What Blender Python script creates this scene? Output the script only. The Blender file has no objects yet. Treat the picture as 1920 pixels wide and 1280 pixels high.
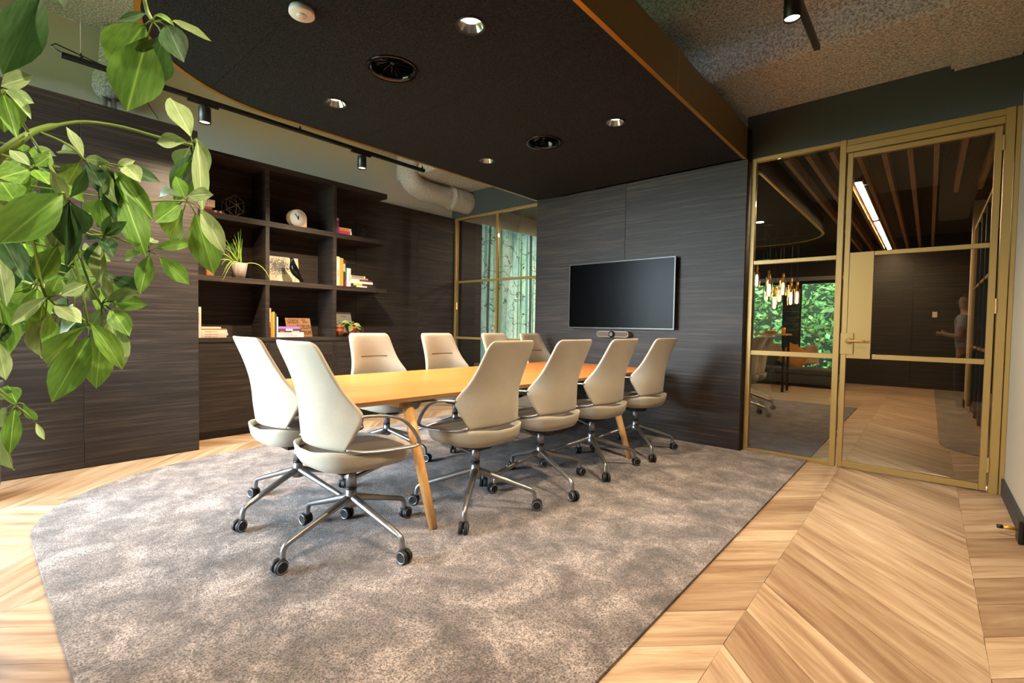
import bpy, bmesh, math, random
from mathutils import Vector, Matrix, Euler
D = bpy.data
SC = bpy.context.scene
COL = SC.collection
rnd = random.Random(7)
PI = math.pi

# ---------------------------------------------------------------- camera
YAW, PIT, ROL, F = 0.7168818, -0.0328507, 0.0162747, 895.4
CAM = Vector((0, 0, 1.2))
_fw = Vector((-math.sin(YAW) * math.cos(PIT), math.cos(YAW) * math.cos(PIT), math.sin(PIT)))
_r0 = Vector((math.cos(YAW), math.sin(YAW), 0))
_u0 = _r0.cross(_fw)
_rt = math.cos(ROL) * _r0 + math.sin(ROL) * _u0
_up = -math.sin(ROL) * _r0 + math.cos(ROL) * _u0
cd = D.cameras.new('camera')
cd.sensor_width = 36.0
cd.lens = 36.0 * F / 1920.0
cd.clip_start = 0.05
cam = D.objects.new('camera', cd)
COL.objects.link(cam)
cam.matrix_world = Matrix(((_rt.x, _up.x, -_fw.x, CAM.x), (_rt.y, _up.y, -_fw.y, CAM.y), (_rt.z, _up.z, -_fw.z, CAM.z), (0, 0, 0, 1)))
SC.camera = cam


def at(px, py, d):
    """a point d metres deep in front of the lens"""
    return CAM + d * (_fw + _rt * ((px - 960) / F) + _up * ((640 - py) / F))


def proj(p):
    v = Vector(p) - CAM
    z = v.dot(_fw)
    if z < 0.05:
        return None
    return (960 + F * v.dot(_rt) / z, 640 - F * v.dot(_up) / z)


# ---------------------------------------------------------------- light of day, exposure
w = D.worlds.new('world')
SC.world = w
w.use_nodes = True
bg = w.node_tree.nodes['Background']
bg.inputs[0].default_value = (0.76, 0.88, 1.0, 1)
bg.inputs[1].default_value = 62.0
sd = D.lights.new('sun', 'SUN')
sd.energy = 9.0
sd.angle = 0.02
sd.color = (1, 0.95, 0.85)
sun = D.objects.new('sun', sd)
COL.objects.link(sun)
sun.rotation_euler = Vector((-0.45, 0.22, -0.9)).to_track_quat('-Z', 'Y').to_euler()


def portal(loc, rot, sx, sy):
    l = D.lights.new('sky_portal', 'AREA')
    l.shape = 'RECTANGLE'
    l.size, l.size_y = sx, sy
    l.cycles.is_portal = True
    o = D.objects.new('sky_portal', l)
    COL.objects.link(o)
    o.location = loc
    o.rotation_euler = rot


portal((-4.33, -1.52, 1.65), (PI / 2, 0, 0), 2.74, 3.1)
portal((-5.98, -0.95, 1.65), (PI / 2, 0, -PI / 2), 0.9, 3.1)
portal((-2.6, 13.62, 1.25), (PI / 2, 0, PI), 2.2, 2.3)
vs = SC.view_settings
vs.view_transform = 'Standard'
vs.look = 'None'
vs.exposure = -0.25
vs.gamma = 1.0
vs.use_curve_mapping = False
SC.cycles.use_denoising = True
SC.cycles.max_bounces = 8
SC.cycles.diffuse_bounces = 4
SC.cycles.glossy_bounces = 4
SC.cycles.transparent_max_bounces = 16
SC.cycles.sample_clamp_indirect = 6.0
SC.cycles.caustics_reflective = False
SC.cycles.caustics_refractive = False


# ---------------------------------------------------------------- materials
def S(v):  # sRGB 0-255 -> linear
    out = []
    for c in v:
        c /= 255.0
        out.append(c / 12.92 if c <= 0.04045 else ((c + 0.055) / 1.055) ** 2.4)
    return (out[0], out[1], out[2], 1.0)


class NT:
    def __init__(s, name):
        s.m = D.materials.new(name)
        s.m.use_nodes = True
        s.t = s.m.node_tree
        s.b = s.t.nodes['Principled BSDF']
        s.out = s.t.nodes['Material Output']

    def n(s, typ, **kw):
        nd = s.t.nodes.new('ShaderNode' + typ)
        for k, v in kw.items():
            if hasattr(nd, k) and k not in nd.inputs:
                setattr(nd, k, v)
            else:
                nd.inputs[k].default_value = v
        return nd

    def l(s, a, b):
        s.t.links.new(a, b)

    def set(s, **kw):
        for k, v in kw.items():
            s.b.inputs[k.replace('_', ' ')].default_value = v

    def coords(s, kind, scale, rot=(0, 0, 0), jitter=False):
        if kind == 'pos':
            c = s.n('NewGeometry').outputs['Position']
        else:
            c = s.n('TexCoord').outputs[kind]
        if jitter:
            oi = s.n('ObjectInfo')
            mu = s.n('Math', operation='MULTIPLY')
            mu.inputs[1].default_value = 37.0
            s.l(oi.outputs['Random'], mu.inputs[0])
            ad = s.n('VectorMath', operation='ADD')
            s.l(c, ad.inputs[0])
            s.l(mu.outputs[0], ad.inputs[1])
            c = ad.outputs[0]
        mp = s.n('Mapping')
        mp.inputs['Scale'].default_value = scale
        mp.inputs['Rotation'].default_value = rot
        s.l(c, mp.inputs['Vector'])
        return mp.outputs[0]

    def noise(s, vec, scale, detail=4, rough=0.55, dist=0.0):
        nd = s.n('TexNoise')
        nd.inputs['Scale'].default_value = scale
        nd.inputs['Detail'].default_value = detail
        nd.inputs['Roughness'].default_value = rough
        nd.inputs['Distortion'].default_value = dist
        if vec is not None:
            s.l(vec, nd.inputs['Vector'])
        return nd.outputs['Fac']

    def ramp(s, fac, stops):
        r = s.n('ValToRGB')
        e = r.color_ramp.elements
        while len(e) < len(stops):
            e.new(0.5)
        for i, (p, c) in enumerate(stops):
            e[i].position = p
            e[i].color = c
        s.l(fac, r.inputs[0])
        return r.outputs[0]

    def mix(s, fac, a, b, typ='MIX'):
        m = s.n('Mix', data_type='RGBA', blend_type=typ)
        for sock, v in ((m.inputs[0], fac), (m.inputs[6], a), (m.inputs[7], b)):
            if hasattr(v, 'is_output'):
                s.l(v, sock)
            else:
                sock.default_value = v
        return m.outputs[2]

    def bump(s, h, strength, dist):
        b = s.n('Bump')
        b.inputs['Strength'].default_value = strength
        b.inputs['Distance'].default_value = dist
        s.l(h, b.inputs['Height'])
        s.l(b.outputs[0], s.b.inputs['Normal'])

    def color(s, c):
        s.l(c, s.b.inputs['Base Color'])


def flat(name, rgb, rough=0.5, metal=0.0, **kw):
    t = NT(name)
    t.set(Base_Color=S(rgb), Roughness=rough, Metallic=metal, **kw)
    return t.m


def emit(name, col, strength):
    t = NT(name)
    t.set(Base_Color=(col[0], col[1], col[2], 1), Emission_Color=(col[0], col[1], col[2], 1), Emission_Strength=strength)
    return t.m


def m_darkwood(name, a=(47, 40, 36), b=(78, 66, 57)):
    t = NT(name)
    v = t.coords('pos', (0.9, 0.9, 34), jitter=True)
    n1 = t.noise(v, 1.6, 5, 0.65, 0.3)
    v2 = t.coords('pos', (0.5, 0.5, 7), jitter=True)
    n2 = t.noise(v2, 1.0, 3)
    c = t.ramp(n1, [(0.30, S((a[0] * .75, a[1] * .75, a[2] * .75))), (0.5, S(a)), (0.72, S(b)), (0.85, S((b[0] * 1.25, b[1] * 1.2, b[2] * 1.15)))])
    c2 = t.ramp(n2, [(0.3, (0.72, 0.72, 0.72, 1)), (0.7, (1.1, 1.08, 1.05, 1))])
    t.color(t.mix(1.0, c, c2, 'MULTIPLY'))
    t.set(Roughness=0.52)
    t.b.inputs['Specular IOR Level'].default_value = 0.32
    t.bump(n1, 0.15, 0.002)
    return t.m


def m_plank():
    t = NT('oak_plank')
    v = t.coords('Object', (0.8, 9, 1), jitter=True)
    n1 = t.noise(v, 1.7, 6, 0.62, 0.6)
    v2 = t.coords('Object', (3, 90, 1), jitter=True)
    n2 = t.noise(v2, 1.5, 3)
    c = t.ramp(n1, [(0.26, S((132, 102, 78))), (0.42, S((174, 144, 116))), (0.58, S((200, 174, 146))), (0.76, S((220, 202, 180)))])
    g = t.ramp(n2, [(0.3, (0.86, 0.84, 0.82, 1)), (0.65, (1.03, 1.02, 1.0, 1))])
    c = t.mix(1.0, c, g, 'MULTIPLY')
    oi = t.n('ObjectInfo')
    tone = t.ramp(oi.outputs['Random'], [(0.0, (0.66, 0.60, 0.55, 1)), (0.3, (0.86, 0.84, 0.82, 1)), (0.7, (1.0, 1.0, 1.0, 1)), (1.0, (1.12, 1.13, 1.14, 1))])
    c = t.mix(1.0, c, tone, 'MULTIPLY')
    t.color(c)
    t.set(Roughness=0.42)
    t.bump(n2, 0.08, 0.001)
    return t.m


def m_wood(name, lo, hi, scale=(22, 1.2, 22), rough=0.38):
    t = NT(name)
    v = t.coords('Object', scale)
    n1 = t.noise(v, 1.5, 5, 0.6, 0.4)
    t.color(t.ramp(n1, [(0.3, S(lo)), (0.7, S(hi))]))
    t.set(Roughness=rough)
    t.bump(n1, 0.05, 0.001)
    return t.m


def m_rug(name, dark, light):
    t = NT(name)
    p = t.coords('pos', (1, 1, 1))
    big = t.noise(p, 4.6, 8, 0.68, 0.5)
    fine = t.noise(p, 150, 2, 0.75)
    mid = t.noise(p, 34, 4, 0.7)
    c = t.ramp(big, [(0.37, S(dark)), (0.51, S([(a + b) / 2 for a, b in zip(dark, light)])), (0.64, S(light))])
    sp = t.ramp(fine, [(0.38, (0.20, 0.19, 0.19, 1)), (0.60, (1.62, 1.62, 1.62, 1))])
    sm = t.ramp(mid, [(0.3, (0.8, 0.8, 0.8, 1)), (0.7, (1.15, 1.15, 1.15, 1))])
    c = t.mix(1.0, c, sp, 'MULTIPLY')
    c = t.mix(1.0, c, sm, 'MULTIPLY')
    t.color(c)
    t.set(Roughness=1.0, Sheen_Weight=0.3, Sheen_Roughness=0.6)
    t.b.inputs['Specular IOR Level'].default_value = 0.1
    t.bump(fine, 0.9, 0.012)
    return t.m


def m_spray(name, a, b, scale=62):
    t = NT(name)
    p = t.coords('pos', (1, 1, 1))
    n1 = t.noise(p, scale, 3, 0.7)
    n2 = t.noise(p, scale * 3, 2, 0.6)
    c = t.ramp(n1, [(0.33, S(a)), (0.6, S(b))])
    t.color(c)
    t.set(Roughness=0.95)
    mx = t.mix(0.35, n1, n2)
    t.bump(mx, 1.0, 0.035)
    return t.m


def m_fabric(name, rgb, scale=500):
    t = NT(name)
    p = t.coords('Object', (1, 1, 1))
    n = t.noise(p, scale, 2, 0.6)
    m = t.noise(p, 6, 3)
    c = t.ramp(n, [(0.3, S([x * .86 for x in rgb])), (0.7, S(rgb))])
    c = t.mix(1.0, c, t.ramp(m, [(0.3, (.93, .93, .93, 1)), (.7, (1.03, 1.03, 1.03, 1))]), 'MULTIPLY')
    t.color(c)
    t.set(Roughness=0.9, Sheen_Weight=0.15)
    t.bump(n, 0.25, 0.0015)
    return t.m


def m_felt():
    t = NT('black_felt')
    p = t.coords('pos', (1, 1, 1))
    n = t.noise(p, 130, 4, 0.75)
    m = t.noise(t.coords('pos', (60, 300, 60)), 1.0, 3, 0.7)
    mx = t.mix(0.5, n, m)
    t.color(t.ramp(mx, [(0.40, S((13, 16, 20))), (0.60, S((50, 56, 66)))]))
    t.set(Roughness=0.95)
    t.b.inputs['Specular IOR Level'].default_value = 0.15
    t.bump(mx, 0.4, 0.004)
    return t.m


def m_glass(name, tint, refl=1.0):
    t = NT(name)
    t.t.nodes.remove(t.b)
    tr = t.n('BsdfTransparent')
    tr.inputs[0].default_value = tint
    gl = t.n('BsdfGlossy')
    gl.inputs['Roughness'].default_value = 0.0
    fr = t.n('Fresnel')
    fr.inputs[0].default_value = 1.5
    ml = t.n('Math', operation='MULTIPLY')
    ml.inputs[1].default_value = refl
    t.l(fr.outputs[0], ml.inputs[0])
    mx = t.n('MixShader')
    t.l(ml.outputs[0], mx.inputs[0])
    t.l(tr.outputs[0], mx.inputs[1])
    t.l(gl.outputs[0], mx.inputs[2])
    t.l(mx.outputs[0], t.out.inputs[0])
    return t.m


def m_leaf(name, lo, hi, trans):
    t = NT(name)
    oi = t.n('ObjectInfo')
    g = t.noise(t.coords('Object', (6, 2, 1), jitter=True), 2.0, 3)
    c = t.ramp(g, [(0.3, S(lo)), (0.7, S(hi))])
    tone = t.ramp(oi.outputs['Random'], [(0.0, (0.62, 0.72, 0.62, 1)), (1.0, (1.12, 1.08, 1.0, 1))])
    c = t.mix(1.0, c, tone, 'MULTIPLY')
    sx_ = t.n('SeparateXYZ')
    t.l(t.n('TexCoord').outputs['Object'], sx_.inputs[0])
    ab = t.n('Math', operation='ABSOLUTE')
    t.l(sx_.outputs[0], ab.inputs[0])
    rib = t.ramp(ab.outputs[0], [(0.008, (1, 1, 1, 1)), (0.030, (0, 0, 0, 1))])
    c = t.mix(rib, c, S([min(255, k * 1.10 + 12) for k in hi]))
    geo = t.n('NewGeometry')
    pale = t.mix(0.45, c, S((176, 190, 150)))
    c2 = t.mix(geo.outputs['Backfacing'], c, pale)
    t.color(c2)
    t.set(Roughness=0.5)
    t.b.inputs['Specular IOR Level'].default_value = 0.35
    tl = t.n('BsdfTranslucent')
    tl.inputs[0].default_value = trans
    mx = t.n('MixShader')
    mx.inputs[0].default_value = 0.24
    t.l(t.b.outputs[0], mx.inputs[1])
    t.l(tl.outputs[0], mx.inputs[2])
    t.l(mx.outputs[0], t.out.inputs[0])
    return t.m


def m_forest():
    """printed forest: pale mist, upright trunks, thin twigs"""
    t = NT('forest_print')
    sep = t.n('SeparateXYZ')
    geo = t.n('NewGeometry')
    t.l(geo.outputs['Position'], sep.inputs[0])
    mist = t.noise(t.coords('pos', (1, 1.2, 0.7)), 1.3, 4)
    base = t.ramp(mist, [(0.3, S((112, 176, 180))), (0.5, S((186, 222, 208))), (0.7, S((232, 242, 226)))])
    leaf = t.noise(t.coords('pos', (1, 16, 9)), 1.8, 6, 0.8)
    leafm = t.ramp(leaf, [(0.50, (0, 0, 0, 1)), (0.62, (1, 1, 1, 1))])
    base = t.mix(leafm, base, S((120, 172, 166)))
    for sc_, off, th, col in ((4.0, 3.1, 0.63, (132, 182, 150)), (5.4, 7.7, 0.64, (92, 148, 138)), (3.1, 1.3, 0.61, (48, 78, 74)), (9.0, 4.4, 0.66, (84, 126, 104))):
        v = t.n('CombineXYZ')
        a = t.n('Math', operation='MULTIPLY_ADD')
        a.inputs[1].default_value = sc_
        a.inputs[2].default_value = off
        t.l(sep.outputs['Y'], a.inputs[0])
        b = t.n('Math', operation='MULTIPLY')
        b.inputs[1].default_value = 0.10
        t.l(sep.outputs['Z'], b.inputs[0])
        t.l(a.outputs[0], v.inputs[0])
        t.l(b.outputs[0], v.inputs[1])
        f = t.noise(v.outputs[0], 2.0, 1)
        m_ = t.ramp(f, [(th, (0, 0, 0, 1)), (th + 0.015, (1, 1, 1, 1))])
        base = t.mix(m_, base, S(col))
    tw = t.n('TexWave', wave_type='BANDS')
    tw.inputs['Scale'].default_value = 1.6
    tw.inputs['Distortion'].default_value = 16
    tw.inputs['Detail'].default_value = 4
    t.l(t.coords('pos', (1, 1, 1.6)), tw.inputs['Vector'])
    twm = t.ramp(tw.outputs['Fac'], [(0.0, (1, 1, 1, 1)), (0.018, (0, 0, 0, 1))])
    base = t.mix(twm, base, S((40, 60, 58)))
    t.color(base)
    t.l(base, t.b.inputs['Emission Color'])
    t.set(Roughness=0.7, Emission_Strength=0.8)  # glow put into the print itself by emission, as if backlit
    return t.m


M = {}
M['wood'] = m_darkwood('dark_wood')
M['plank'] = m_plank()
M['rug'] = m_rug('rug_pile', (84, 75, 74), (168, 155, 152))
M['spray'] = m_spray('sprayed_plaster', (150, 148, 142), (252, 250, 244))
M['beige'] = flat('beige_paint', (208, 205, 186), 0.85)
M['cream_wall'] = flat('cream_paint', (196, 184, 162), 0.85)
M['green'] = flat('dark_green_paint', (58, 64, 62), 0.8)
M['gold'] = flat('gold_paint', (166, 134, 74), 0.42, 0.35)
M['fascia'] = flat('fascia_bronze', (126, 104, 64), 0.45, 0.3)
M['gold_trim'] = flat('gold_trim', (190, 142, 56), 0.35, 0.6)
M['felt'] = m_felt()
M['black'] = flat('black_metal', (18, 18, 19), 0.4)
M['gloss_black'] = flat('gloss_black', (10, 10, 11), 0.08)
M['screen'] = flat('screen_black', (3, 3, 3), 0.22, 0.0, Specular_IOR_Level=0.06)
M['fabric'] = m_fabric('cream_fabric', (198, 190, 172))
M['seat'] = m_fabric('taupe_fabric', (78, 70, 63))
M['alu'] = flat('brushed_aluminium', (160, 160, 162), 0.34, 0.9)
M['chrome'] = flat('satin_chrome', (205, 205, 205), 0.2, 1.0)
M['rubber'] = flat('black_rubber', (22, 23, 25), 0.6)
M['oak'] = m_wood('oiled_oak', (194, 116, 54), (218, 142, 74))
M['oak_leg'] = m_wood('oak_leg', (206, 150, 88), (228, 180, 118), (30, 30, 1.5))
M['edge'] = m_wood('oak_edge', (176, 132, 92), (206, 166, 124), (4, 4, 60))
M['glass'] = m_glass('tinted_glass', (0.88, 0.86, 0.83, 1), 1.7)
M['cpg'] = m_glass('clear_partition_glass', (0.93, 0.93, 0.92, 1), 0.7)
M['clear'] = m_glass('window_glass', (0.95, 0.97, 0.96, 1))
M['white'] = flat('white_plastic', (226, 224, 218), 0.5)
M['lamp_warm'] = emit('warm_lens', (1.0, 0.80, 0.56), 14.0)
M['linear'] = emit('linear_diffuser', (1.0, 0.70, 0.38), 120.0)
M['bulb'] = emit('amber_filament', (1.0, 0.55, 0.16), 16.0)
M['slat'] = m_wood('larch_slat', (150, 112, 84), (186, 146, 114), (20, 1.5, 20), 0.6)
M['dark_ceiling'] = flat('dark_soffit', (44, 42, 40), 0.9)
M['plinth'] = flat('charcoal_skirting', (52, 52, 54), 0.6)
M['leafA'] = m_leaf('leaf_mid_green', (82, 134, 54), (140, 186, 86), (0.32, 0.52, 0.07, 1))
M['leafB'] = m_leaf('leaf_pale_green', (144, 176, 126), (188, 212, 164), (0.36, 0.52, 0.16, 1))
M['leafC'] = m_leaf('leaf_deep_shaded_green', (36, 68, 46), (78, 114, 80), (0.08, 0.20, 0.04, 1))  # deep green, darkened further to imitate backlit leaves in shadow
M['stem'] = flat('green_stem', (112, 140, 62), 0.5)
M['bark'] = flat('grey_bark', (92, 80, 58), 0.8)
M['pot_dark'] = flat('charcoal_planter', (62, 62, 62), 0.55)
M['terra'] = flat('terracotta', (196, 106, 60), 0.8)
M['pot_grey'] = flat('pale_clay', (196, 184, 176), 0.85)
M['soil'] = flat('soil', (44, 34, 28), 0.95)
M['kraft'] = flat('kraft_board', (150, 106, 66), 0.8)
M['ink'] = flat('black_ink', (26, 22, 20), 0.7)
M['red'] = flat('red_ink', (176, 36, 30), 0.7)
M['birch'] = m_wood('clock_wood', (206, 156, 104), (222, 178, 128))
M['paper'] = flat('book_pages', (220, 210, 190), 0.9)
M['steel'] = flat('dull_steel', (150, 146, 140), 0.45, 0.5)
M['sofa'] = m_fabric('grey_sofa', (74, 72, 70), 200)
M['mustard'] = m_fabric('mustard_cloth', (206, 140, 52), 200)
M['forest'] = m_forest()
M['bark_print'] = m_darkwood('bark_print', (66, 58, 60), (92, 80, 78))
M['outside_leaf'] = m_leaf('garden_leaf', (46, 92, 40), (110, 160, 84), (0.15, 0.40, 0.06, 1))
M['ground'] = flat('garden_ground', (110, 120, 84), 0.95)


# ---------------------------------------------------------------- builders
def link(o, parent=None):
    COL.objects.link(o)
    if parent is not None:
        o.parent = parent
        if not parent.get('_local'):
            o.matrix_parent_inverse = Matrix.LocRotScale(parent.location, parent.rotation_euler, parent.scale).inverted()
    return o


def tag(o, label=None, cat=None, group=None, kind=None):
    for k, v in (('label', label), ('category', cat), ('group', group), ('kind', kind)):
        if v:
            o[k] = v
    return o


def thing(name, label, cat, loc=(0, 0, 0), rotz=0.0, group=None, local=False):
    o = D.objects.new(name, None)
    o.empty_display_size = 0.1
    o.location = loc
    o.rotation_euler = (0, 0, rotz)
    COL.objects.link(o)
    if local:
        o['_local'] = 1
    return tag(o, label, cat, group)


def from_bm(name, bm, mat, parent=None, smooth=False):
    me = D.meshes.new(name)
    bm.normal_update()
    bm.to_mesh(me)
    bm.free()
    if isinstance(mat, (list, tuple)):
        for m in mat:
            me.materials.append(m)
    else:
        me.materials.append(mat)
    if smooth:
        me.polygons.foreach_set('use_smooth', [True] * len(me.polygons))
    return link(D.objects.new(name, me), parent)


def from_py(name, v, f, mat, parent=None, smooth=False):
    me = D.meshes.new(name)
    me.from_pydata([tuple(p) for p in v], [], f)
    me.update()
    me.materials.append(mat)
    if smooth:
        me.polygons.foreach_set('use_smooth', [True] * len(me.polygons))
    return link(D.objects.new(name, me), parent)


def bm_box(bm, lo, hi):
    x0, y0, z0 = lo
    x1, y1, z1 = hi
    vs_ = [bm.verts.new(p) for p in ((x0, y0, z0), (x1, y0, z0), (x1, y1, z0), (x0, y1, z0), (x0, y0, z1), (x1, y0, z1), (x1, y1, z1), (x0, y1, z1))]
    for q in ((3, 2, 1, 0), (4, 5, 6, 7), (0, 1, 5, 4), (1, 2, 6, 5), (2, 3, 7, 6), (3, 0, 4, 7)):
        bm.faces.new([vs_[i] for i in q])
    return vs_


def box(name, lo, hi, mat, parent=None, bev=0.0, seg=1):
    bm = bmesh.new()
    bm_box(bm, lo, hi)
    if bev:
        bmesh.ops.bevel(bm, geom=bm.edges[:], offset=bev, segments=seg, affect='EDGES', profile=0.5)
    return from_bm(name, bm, mat, parent, smooth=seg > 1)


def prism(name, pts, z0, z1, mat, parent=None, smooth=False):
    n = len(pts)
    v = [(p[0], p[1], z0) for p in pts] + [(p[0], p[1], z1) for p in pts]
    f = [list(range(n))[::-1], list(range(n, 2 * n))] + [[i, (i + 1) % n, n + (i + 1) % n, n + i] for i in range(n)]
    return from_py(name, v, f, mat, parent, smooth)


def lathe_bm(bm, prof, n=24, c=(0, 0, 0), axis='z', closed=False):
    rings = []
    for r, z in prof:
        ring = []
        for i in range(n):
            a = 2 * PI * i / n
            p = (r * math.cos(a), r * math.sin(a), z)
            if axis == 'y':
                p = (p[0], p[2], p[1])
            elif axis == 'x':
                p = (p[2], p[0], p[1])
            ring.append(bm.verts.new((c[0] + p[0], c[1] + p[1], c[2] + p[2])))
        rings.append(ring)
    for a, b in zip(rings, rings[1:]):
        for i in range(n):
            bm.faces.new((a[i], a[(i + 1) % n], b[(i + 1) % n], b[i]))
    if not closed:
        if prof[0][0] > 1e-5:
            bm.faces.new(rings[0][::-1])
        if prof[-1][0] > 1e-5:
            bm.faces.new(rings[-1])
    return rings


def lathe(name, prof, mat, parent=None, n=24, c=(0, 0, 0), axis='z', smooth=True, ring=False):
    bm = bmesh.new()
    lathe_bm(bm, prof + prof[:1] if ring else prof, n, c, axis, closed=ring)
    if ring:
        bmesh.ops.remove_doubles(bm, verts=bm.verts[:], dist=1e-6)
    bmesh.ops.recalc_face_normals(bm, faces=bm.faces[:])
    return from_bm(name, bm, mat, parent, smooth)


def catmull(pts, k=4):
    pts = [Vector(p) for p in pts]
    out = []
    for i in range(len(pts) - 1):
        p0 = pts[max(i - 1, 0)]
        p1, p2 = pts[i], pts[i + 1]
        p3 = pts[min(i + 2, len(pts) - 1)]
        for j in range(k):
            t = j / k
            out.append(0.5 * ((2 * p1) + (p2 - p0) * t + (2 * p0 - 5 * p1 + 4 * p2 - p3) * t * t + (3 * p1 - p0 - 3 * p2 + p3) * t ** 3))
    out.append(pts[-1])
    return out


def sweep_bm(bm, path, rad, n=8, ref=(0, 0, 1)):
    """rad: number, or list of (rx, ry) per point"""
    path = [Vector(p) for p in path]
    rings = []
    ref = Vector(ref)
    prev = None
    for i, p in enumerate(path):
        d = (path[min(i + 1, len(path) - 1)] - path[max(i - 1, 0)]).normalized()
        if prev is None:
            s = d.cross(ref)
            if s.length < 1e-3:
                s = d.cross(Vector((1, 0, 0)))
        else:
            s = prev - d * prev.dot(d)
        s.normalize()
        prev = s
        u = s.cross(d).normalized()
        r = rad[i] if isinstance(rad, (list, tuple)) else rad
        rx, ry = r if isinstance(r, (list, tuple)) else (r, r)
        rings.append([bm.verts.new(p + s * (rx * math.cos(2 * PI * k / n)) + u * (ry * math.sin(2 * PI * k / n))) for k in range(n)])
    for a, b in zip(rings, rings[1:]):
        for k in range(n):
            bm.faces.new((a[k], a[(k + 1) % n], b[(k + 1) % n], b[k]))
    bm.faces.new(rings[0][::-1])
    bm.faces.new(rings[-1])


def tube(name, path, rad, mat, parent=None, n=8, ref=(0, 0, 1)):
    bm = bmesh.new()
    sweep_bm(bm, path, rad, n, ref)
    bmesh.ops.recalc_face_normals(bm, faces=bm.faces[:])
    return from_bm(name, bm, mat, parent, True)


def kids(o):
    return [c for c in D.objects if c.parent == o]


def copy_tree(o, parent=None):
    c = o.copy()
    COL.objects.link(c)
    if parent is not None:
        c.parent = parent
    for ch in kids(o):
        copy_tree(ch, c)
    return c


def text(name, body, size, mat, parent, origin, xdir, ydir, depth=0.0008, align='LEFT', width=None):
    cu = D.curves.new('t', 'FONT')
    cu.body = body
    cu.size = size
    cu.extrude = depth
    cu.align_x = align
    cu.resolution_u = 2
    o = D.objects.new('t', cu)
    COL.objects.link(o)
    dg = bpy.context.evaluated_depsgraph_get()
    me = D.meshes.new_from_object(o.evaluated_get(dg))
    D.objects.remove(o)
    D.curves.remove(cu)
    me.materials.clear()
    me.materials.append(mat)
    xd, yd = Vector(xdir), Vector(ydir)
    zd = xd.cross(yd)
    sx = 1.0
    if width and me.vertices:
        xs = [v.co.x for v in me.vertices]
        sx = width / max(max(xs) - min(xs), 1e-4)
    og = Vector(origin)
    for v in me.vertices:
        v.co = og + xd * (v.co.x * sx) + yd * v.co.y + zd * v.co.z
    me.name = name
    return link(D.objects.new(name, me), parent)


def struct(o):
    o['kind'] = 'structure'
    return o


# ================================================================ SETTING
YP = 5.087          # door partition
YT = 4.976          # face of the television wall
YW = 5.24           # window partition
XB = -5.81          # face of the back panelling
XR = 0.46           # right wall
YF = -1.5           # wall behind the camera, with the windows
ZC = 2.84           # dropped ceiling

# ---- floor: slab and chevron planks
floor = struct(box('floor', (-6.0, YF - 0.2, -0.14), (3.2, 13.7, -0.012), flat('subfloor', (92, 66, 42), 0.8)))
RUG = []


def arc(cx, cy, rx, ry, a0, a1, n):
    return [(cx + rx * math.cos(a0 + (a1 - a0) * i / n), cy + ry * math.sin(a0 + (a1 - a0) * i / n)) for i in range(n + 1)]


rug_pts = [(-0.80, 0.22), (-0.80, YP - 0.03), (-1.34, YP - 0.03), (-1.34, YT - 0.012), (-3.93, YT - 0.012), (-3.93, YW - 0.04), (-4.74, YW - 0.04)]
rug_pts += [(-4.74, 2.2)] + [(x, y) for x, y in arc(-3.60, 1.62, 1.14, 1.40, PI, PI * 1.5, 14)]


def clip(poly, axis, val, keep_less):
    out = []
    for i in range(len(poly)):
        a, b = poly[i], poly[(i + 1) % len(poly)]
        ia = (a[axis] <= val) == keep_less
        ib = (b[axis] <= val) == keep_less
        if ia:
            out.append(a)
        if ia != ib:
            t = (val - a[axis]) / (b[axis] - a[axis])
            out.append((a[0] + t * (b[0] - a[0]), a[1] + t * (b[1] - a[1])))
    return out


def inside(p, poly):
    r = False
    j = len(poly) - 1
    for i in range(len(poly)):
        a, b = poly[i], poly[j]
        if (a[1] > p[1]) != (b[1] > p[1]) and p[0] < (b[0] - a[0]) * (p[1] - a[1]) / (b[1] - a[1]) + a[0]:
            r = not r
        j = i
    return r


rug2_pts = [(-0.80, YP + 0.04), (-0.80, 9.1), (-5.5, 9.1), (-5.5, 5.36), (-1.35, 5.36), (-1.35, YP + 0.04)]
CW, DY = 0.755, 0.30
plank_mesh = {}
cands = []
for k in range(-8, 5):
    x0 = -0.55 + k * CW
    sgn = -1 if k % 2 == 0 else 1      # k=0: falls to the right
    for j in range(-14, 50):
        ya = 2.785 + j * DY
        if sgn < 0:
            quad = [(x0, ya), (x0, ya - DY), (x0 + CW, ya - DY - CW), (x0 + CW, ya - CW)]
        else:
            quad = [(x0, ya - CW), (x0, ya - DY - CW), (x0 + CW, ya - DY), (x0 + CW, ya)]
        q = clip(clip(clip(clip(quad, 0, -5.86, False), 0, 3.0, True), 1, YF, False), 1, 13.46, True)
        if len(q) < 3:
            continue
        ar = abs(sum(q[i][0] * q[(i + 1) % len(q)][1] - q[(i + 1) % len(q)][0] * q[i][1] for i in range(len(q)))) / 2
        if ar < 0.004:
            continue
        cx = sum(p[0] for p in quad) / 4
        cy = sum(p[1] for p in quad) / 4
        if all(inside(p, rug_pts) for p in q + [(cx, cy)]) or all(inside(p, rug2_pts) for p in q):
            continue
        seen = False
        for p in q + [(cx, cy)]:
            s_ = proj((p[0], p[1], 0))
            if s_ and -60 < s_[0] < 1980 and s_[1] < 1340 and (s_[0] < 120 or not inside(p, rug_pts)):
                if not (p[0] > XR + 0.1 and p[1] < YP) and not (p[0] < -1.3 and p[1] > YP):
                    seen = True
        cands.append((0 if seen else 1, math.hypot(cx, cy), sgn, cx, cy, quad, q))
cands.sort(key=lambda c: (c[0], c[1]))
rest = bmesh.new()
G = 0.0009
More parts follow.
